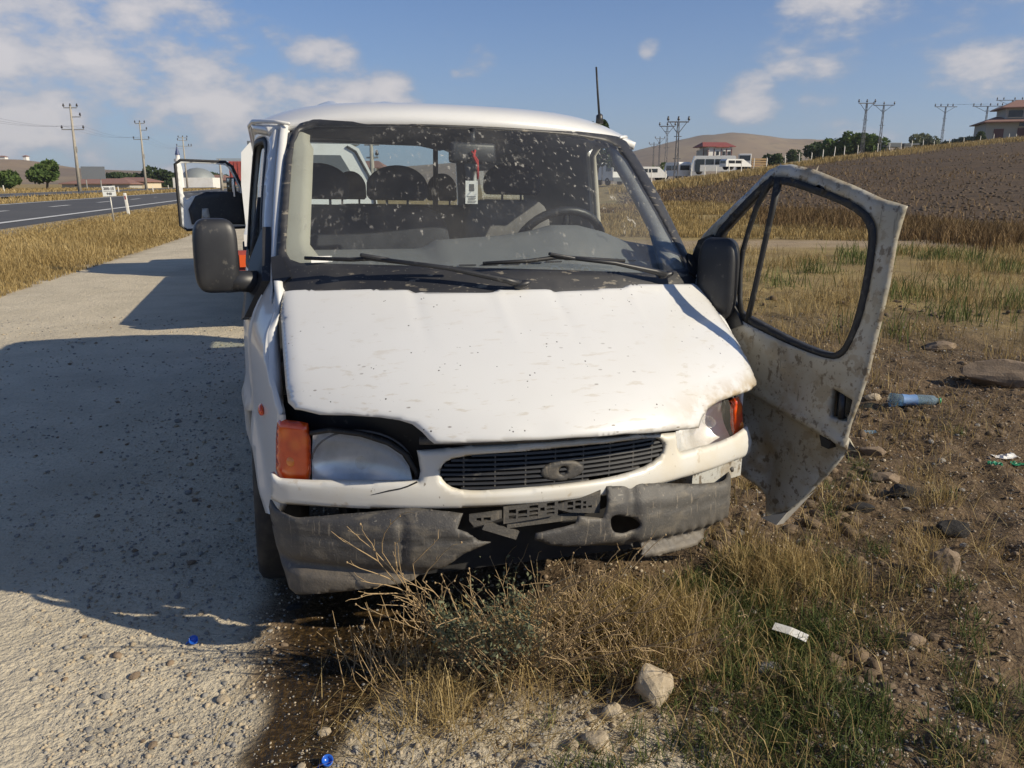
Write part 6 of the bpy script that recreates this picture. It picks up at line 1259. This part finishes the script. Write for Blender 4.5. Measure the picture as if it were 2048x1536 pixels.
    V = np.stack([Q[..., 0] * cx - Q[..., 1] * sx + x[:, None], Q[..., 0] * sx + Q[..., 1] * cx + y[:, None], Q[..., 2] + zt(x, y)[:, None]], -1).reshape(-1, 3); F = (Fp[None] + 11 * np.arange(n)[:, None, None]).reshape(-1, 3)
    o = kind(np_mesh('field_clods', V, F, MAT['clod']), 'stuff'); o['label'] = 'brown clods of the ploughed field'
MAT['soil_clod'] = stone_mat('earth_clod', (.15, .105, .062), (.085, .06, .038), (.20, .145, .09))
MAT['clod'] = stone_mat('ploughed_clod', (.105, .072, .042), (.07, .049, .03), (.15, .108, .068))
stones()
MAT['blue'] = pmat('blue_plastic', (.015, .10, .48), .25, coat=.3); MAT['pet'] = glass_mat('clear_blue_plastic', (.62, .80, .90), (.45, .6, .7), .6, base_dust=.22); MAT['greenp'] = pmat('green_plastic', (.02, .20, .09), .35); MAT['labelblue'] = pmat('blue_label', (.16, .28, .50), .5)
def litter():
    def gp(px, py):
        z = 0.0; c, s = math.cos(PITCH), math.sin(PITCH)
        for _ in range(4):
            X = (px - 1024) / FPX; V = (768 - py) / FPX; d = Vector((X, c + V * s, -s + V * c)); p = Vector((0, 0, CAM_H)) + d * ((z - CAM_H) / d.z); z = zg(p.x, p.y)
        return Vector((p.x, p.y, z))
    for (px, py, a, lab) in ((388, 1287, .9, 'crumpled blue plastic cap lying on the gravel lane'), (655, 1532, .5, 'blue plastic cap lying beside the oil stain')):
        p = gp(px, py); r = tag(empty('bottle_cap', tuple(p), .4), lab, 'bottle cap'); R = rotm('X', a); m = MB(); m.lathe([(0, .0), (0, .013), (.004, .0155), (.014, .016), (.014, .0135), (.004, .012), (.003, 0)], (0, 0, 0), 'z', 20); m.v = [tuple(R @ Vector(q) + Vector((0, 0, .013))) for q in m.v]; m.build('cap', MAT['blue'], r, True)
        t = MB(); t.tube([(-.012, 0, .012), (-.022, .003, .006), (-.028, 0, .002)], [.004, .003, .001], 5); t.build('tear_strip', MAT['blue'], r, True)
    p = gp(1578, 1292); o = MB(); o.add([(-.052, -.013, .012), (0, -.014, .019), (.052, -.013, .010), (.052, .013, .014), (0, .013, .021), (-.052, .013, .016)], [(0, 1, 4, 5), (1, 2, 3, 4)]); q = o.build('paper_strip', MAT['paper'], None, loc=tuple(p)); q.location.z += .045; q.scale = (1.15, 1.3, 1); q.rotation_euler = (.25, .05, -.62); md = q.modifiers.new('thickness', 'SOLIDIFY'); md.thickness = .0012; tag(q, 'white plastic strip lying in the green grass', 'plastic strip')
    p = gp(1825, 812); r = tag(empty('plastic_bottle', tuple(p + Vector((0, 0, .045))), -.08), 'crushed clear plastic bottle with a blue label lying in the weeds', 'bottle'); r.scale = (.85, 1.1, 1.25)
    m = MB(); m.lathe([(-.20, .0), (-.20, .030), (-.19, .043), (-.10, .046), (-.03, .040), (.05, .046), (.12, .044), (.17, .030), (.195, .016), (.215, .015)], (0, 0, 0), 'x', 20); m.v = [(x, y, z * (.72 if abs(x) < .12 else .95)) for x, y, z in m.v]; m.build('bottle', MAT['pet'], r, True)
    m = MB(); m.lathe([(-.10, .0475), (-.03, .0415), (.02, .0455)], (0, 0, 0), 'x', 20); m.v = [(x, y, z * .74) for x, y, z in m.v]; m.build('bottle_label', MAT['labelblue'], r, True); m = MB(); m.lathe([(.205, .0), (.205, .017), (.225, .017), (.225, 0)], (0, 0, 0), 'x', 14); m.build('cap', MAT['greenp'], r, True)
    for (px, py, w, lab, mt) in ((2010, 915, .07, 'torn white paper scrap on the bare soil', 'paper'), (1738, 868, .045, 'crumpled transparent wrapper beside the latch edge of the door', 'pet'), (1987, 945, .035, 'small piece of green plastic on the soil', 'greenp'), (2035, 935, .04, 'dark green plastic shard beside the paper scrap', 'greenp')):
        p = gp(px, py); m = MB(); n = 7; vs = [(w * (i / (n - 1) - .5) * 2, w * (j / 3 - .5) * (1.0 + .3 * random.random()), .018 + .018 * random.random()) for j in range(4) for i in range(n)]; m.add(vs, [(j * n + i, j * n + i + 1, j * n + n + i + 1, j * n + n + i) for j in range(3) for i in range(n - 1)]); q = m.build('litter_scrap', MAT[mt], None, loc=tuple(p), fix=False); q.rotation_euler = (0, 0, random.uniform(-.5, .5)); md = q.modifiers.new('thickness', 'SOLIDIFY'); md.thickness = .002; tag(q, lab, 'litter')
litter()

# ------------------------------------------------------------------ summer haze
def haze():
    m = bpy.data.materials.new('haze_air'); m.use_nodes = True; nt = m.node_tree; nt.nodes.clear(); out = nt.nodes.new('ShaderNodeOutputMaterial'); v = nt.nodes.new('ShaderNodeVolumePrincipled')
    v.inputs['Color'].default_value = (.80, .86, .95, 1); v.inputs['Density'].default_value = .00017; v.inputs['Anisotropy'].default_value = .2; nt.links.new(v.outputs[0], out.inputs['Volume'])
    o = MB().box((0, 980, 68), (1480, 1060, 72)).build('haze', m); kind(o, 'stuff'); o['label'] = 'thin pale summer haze'
haze()
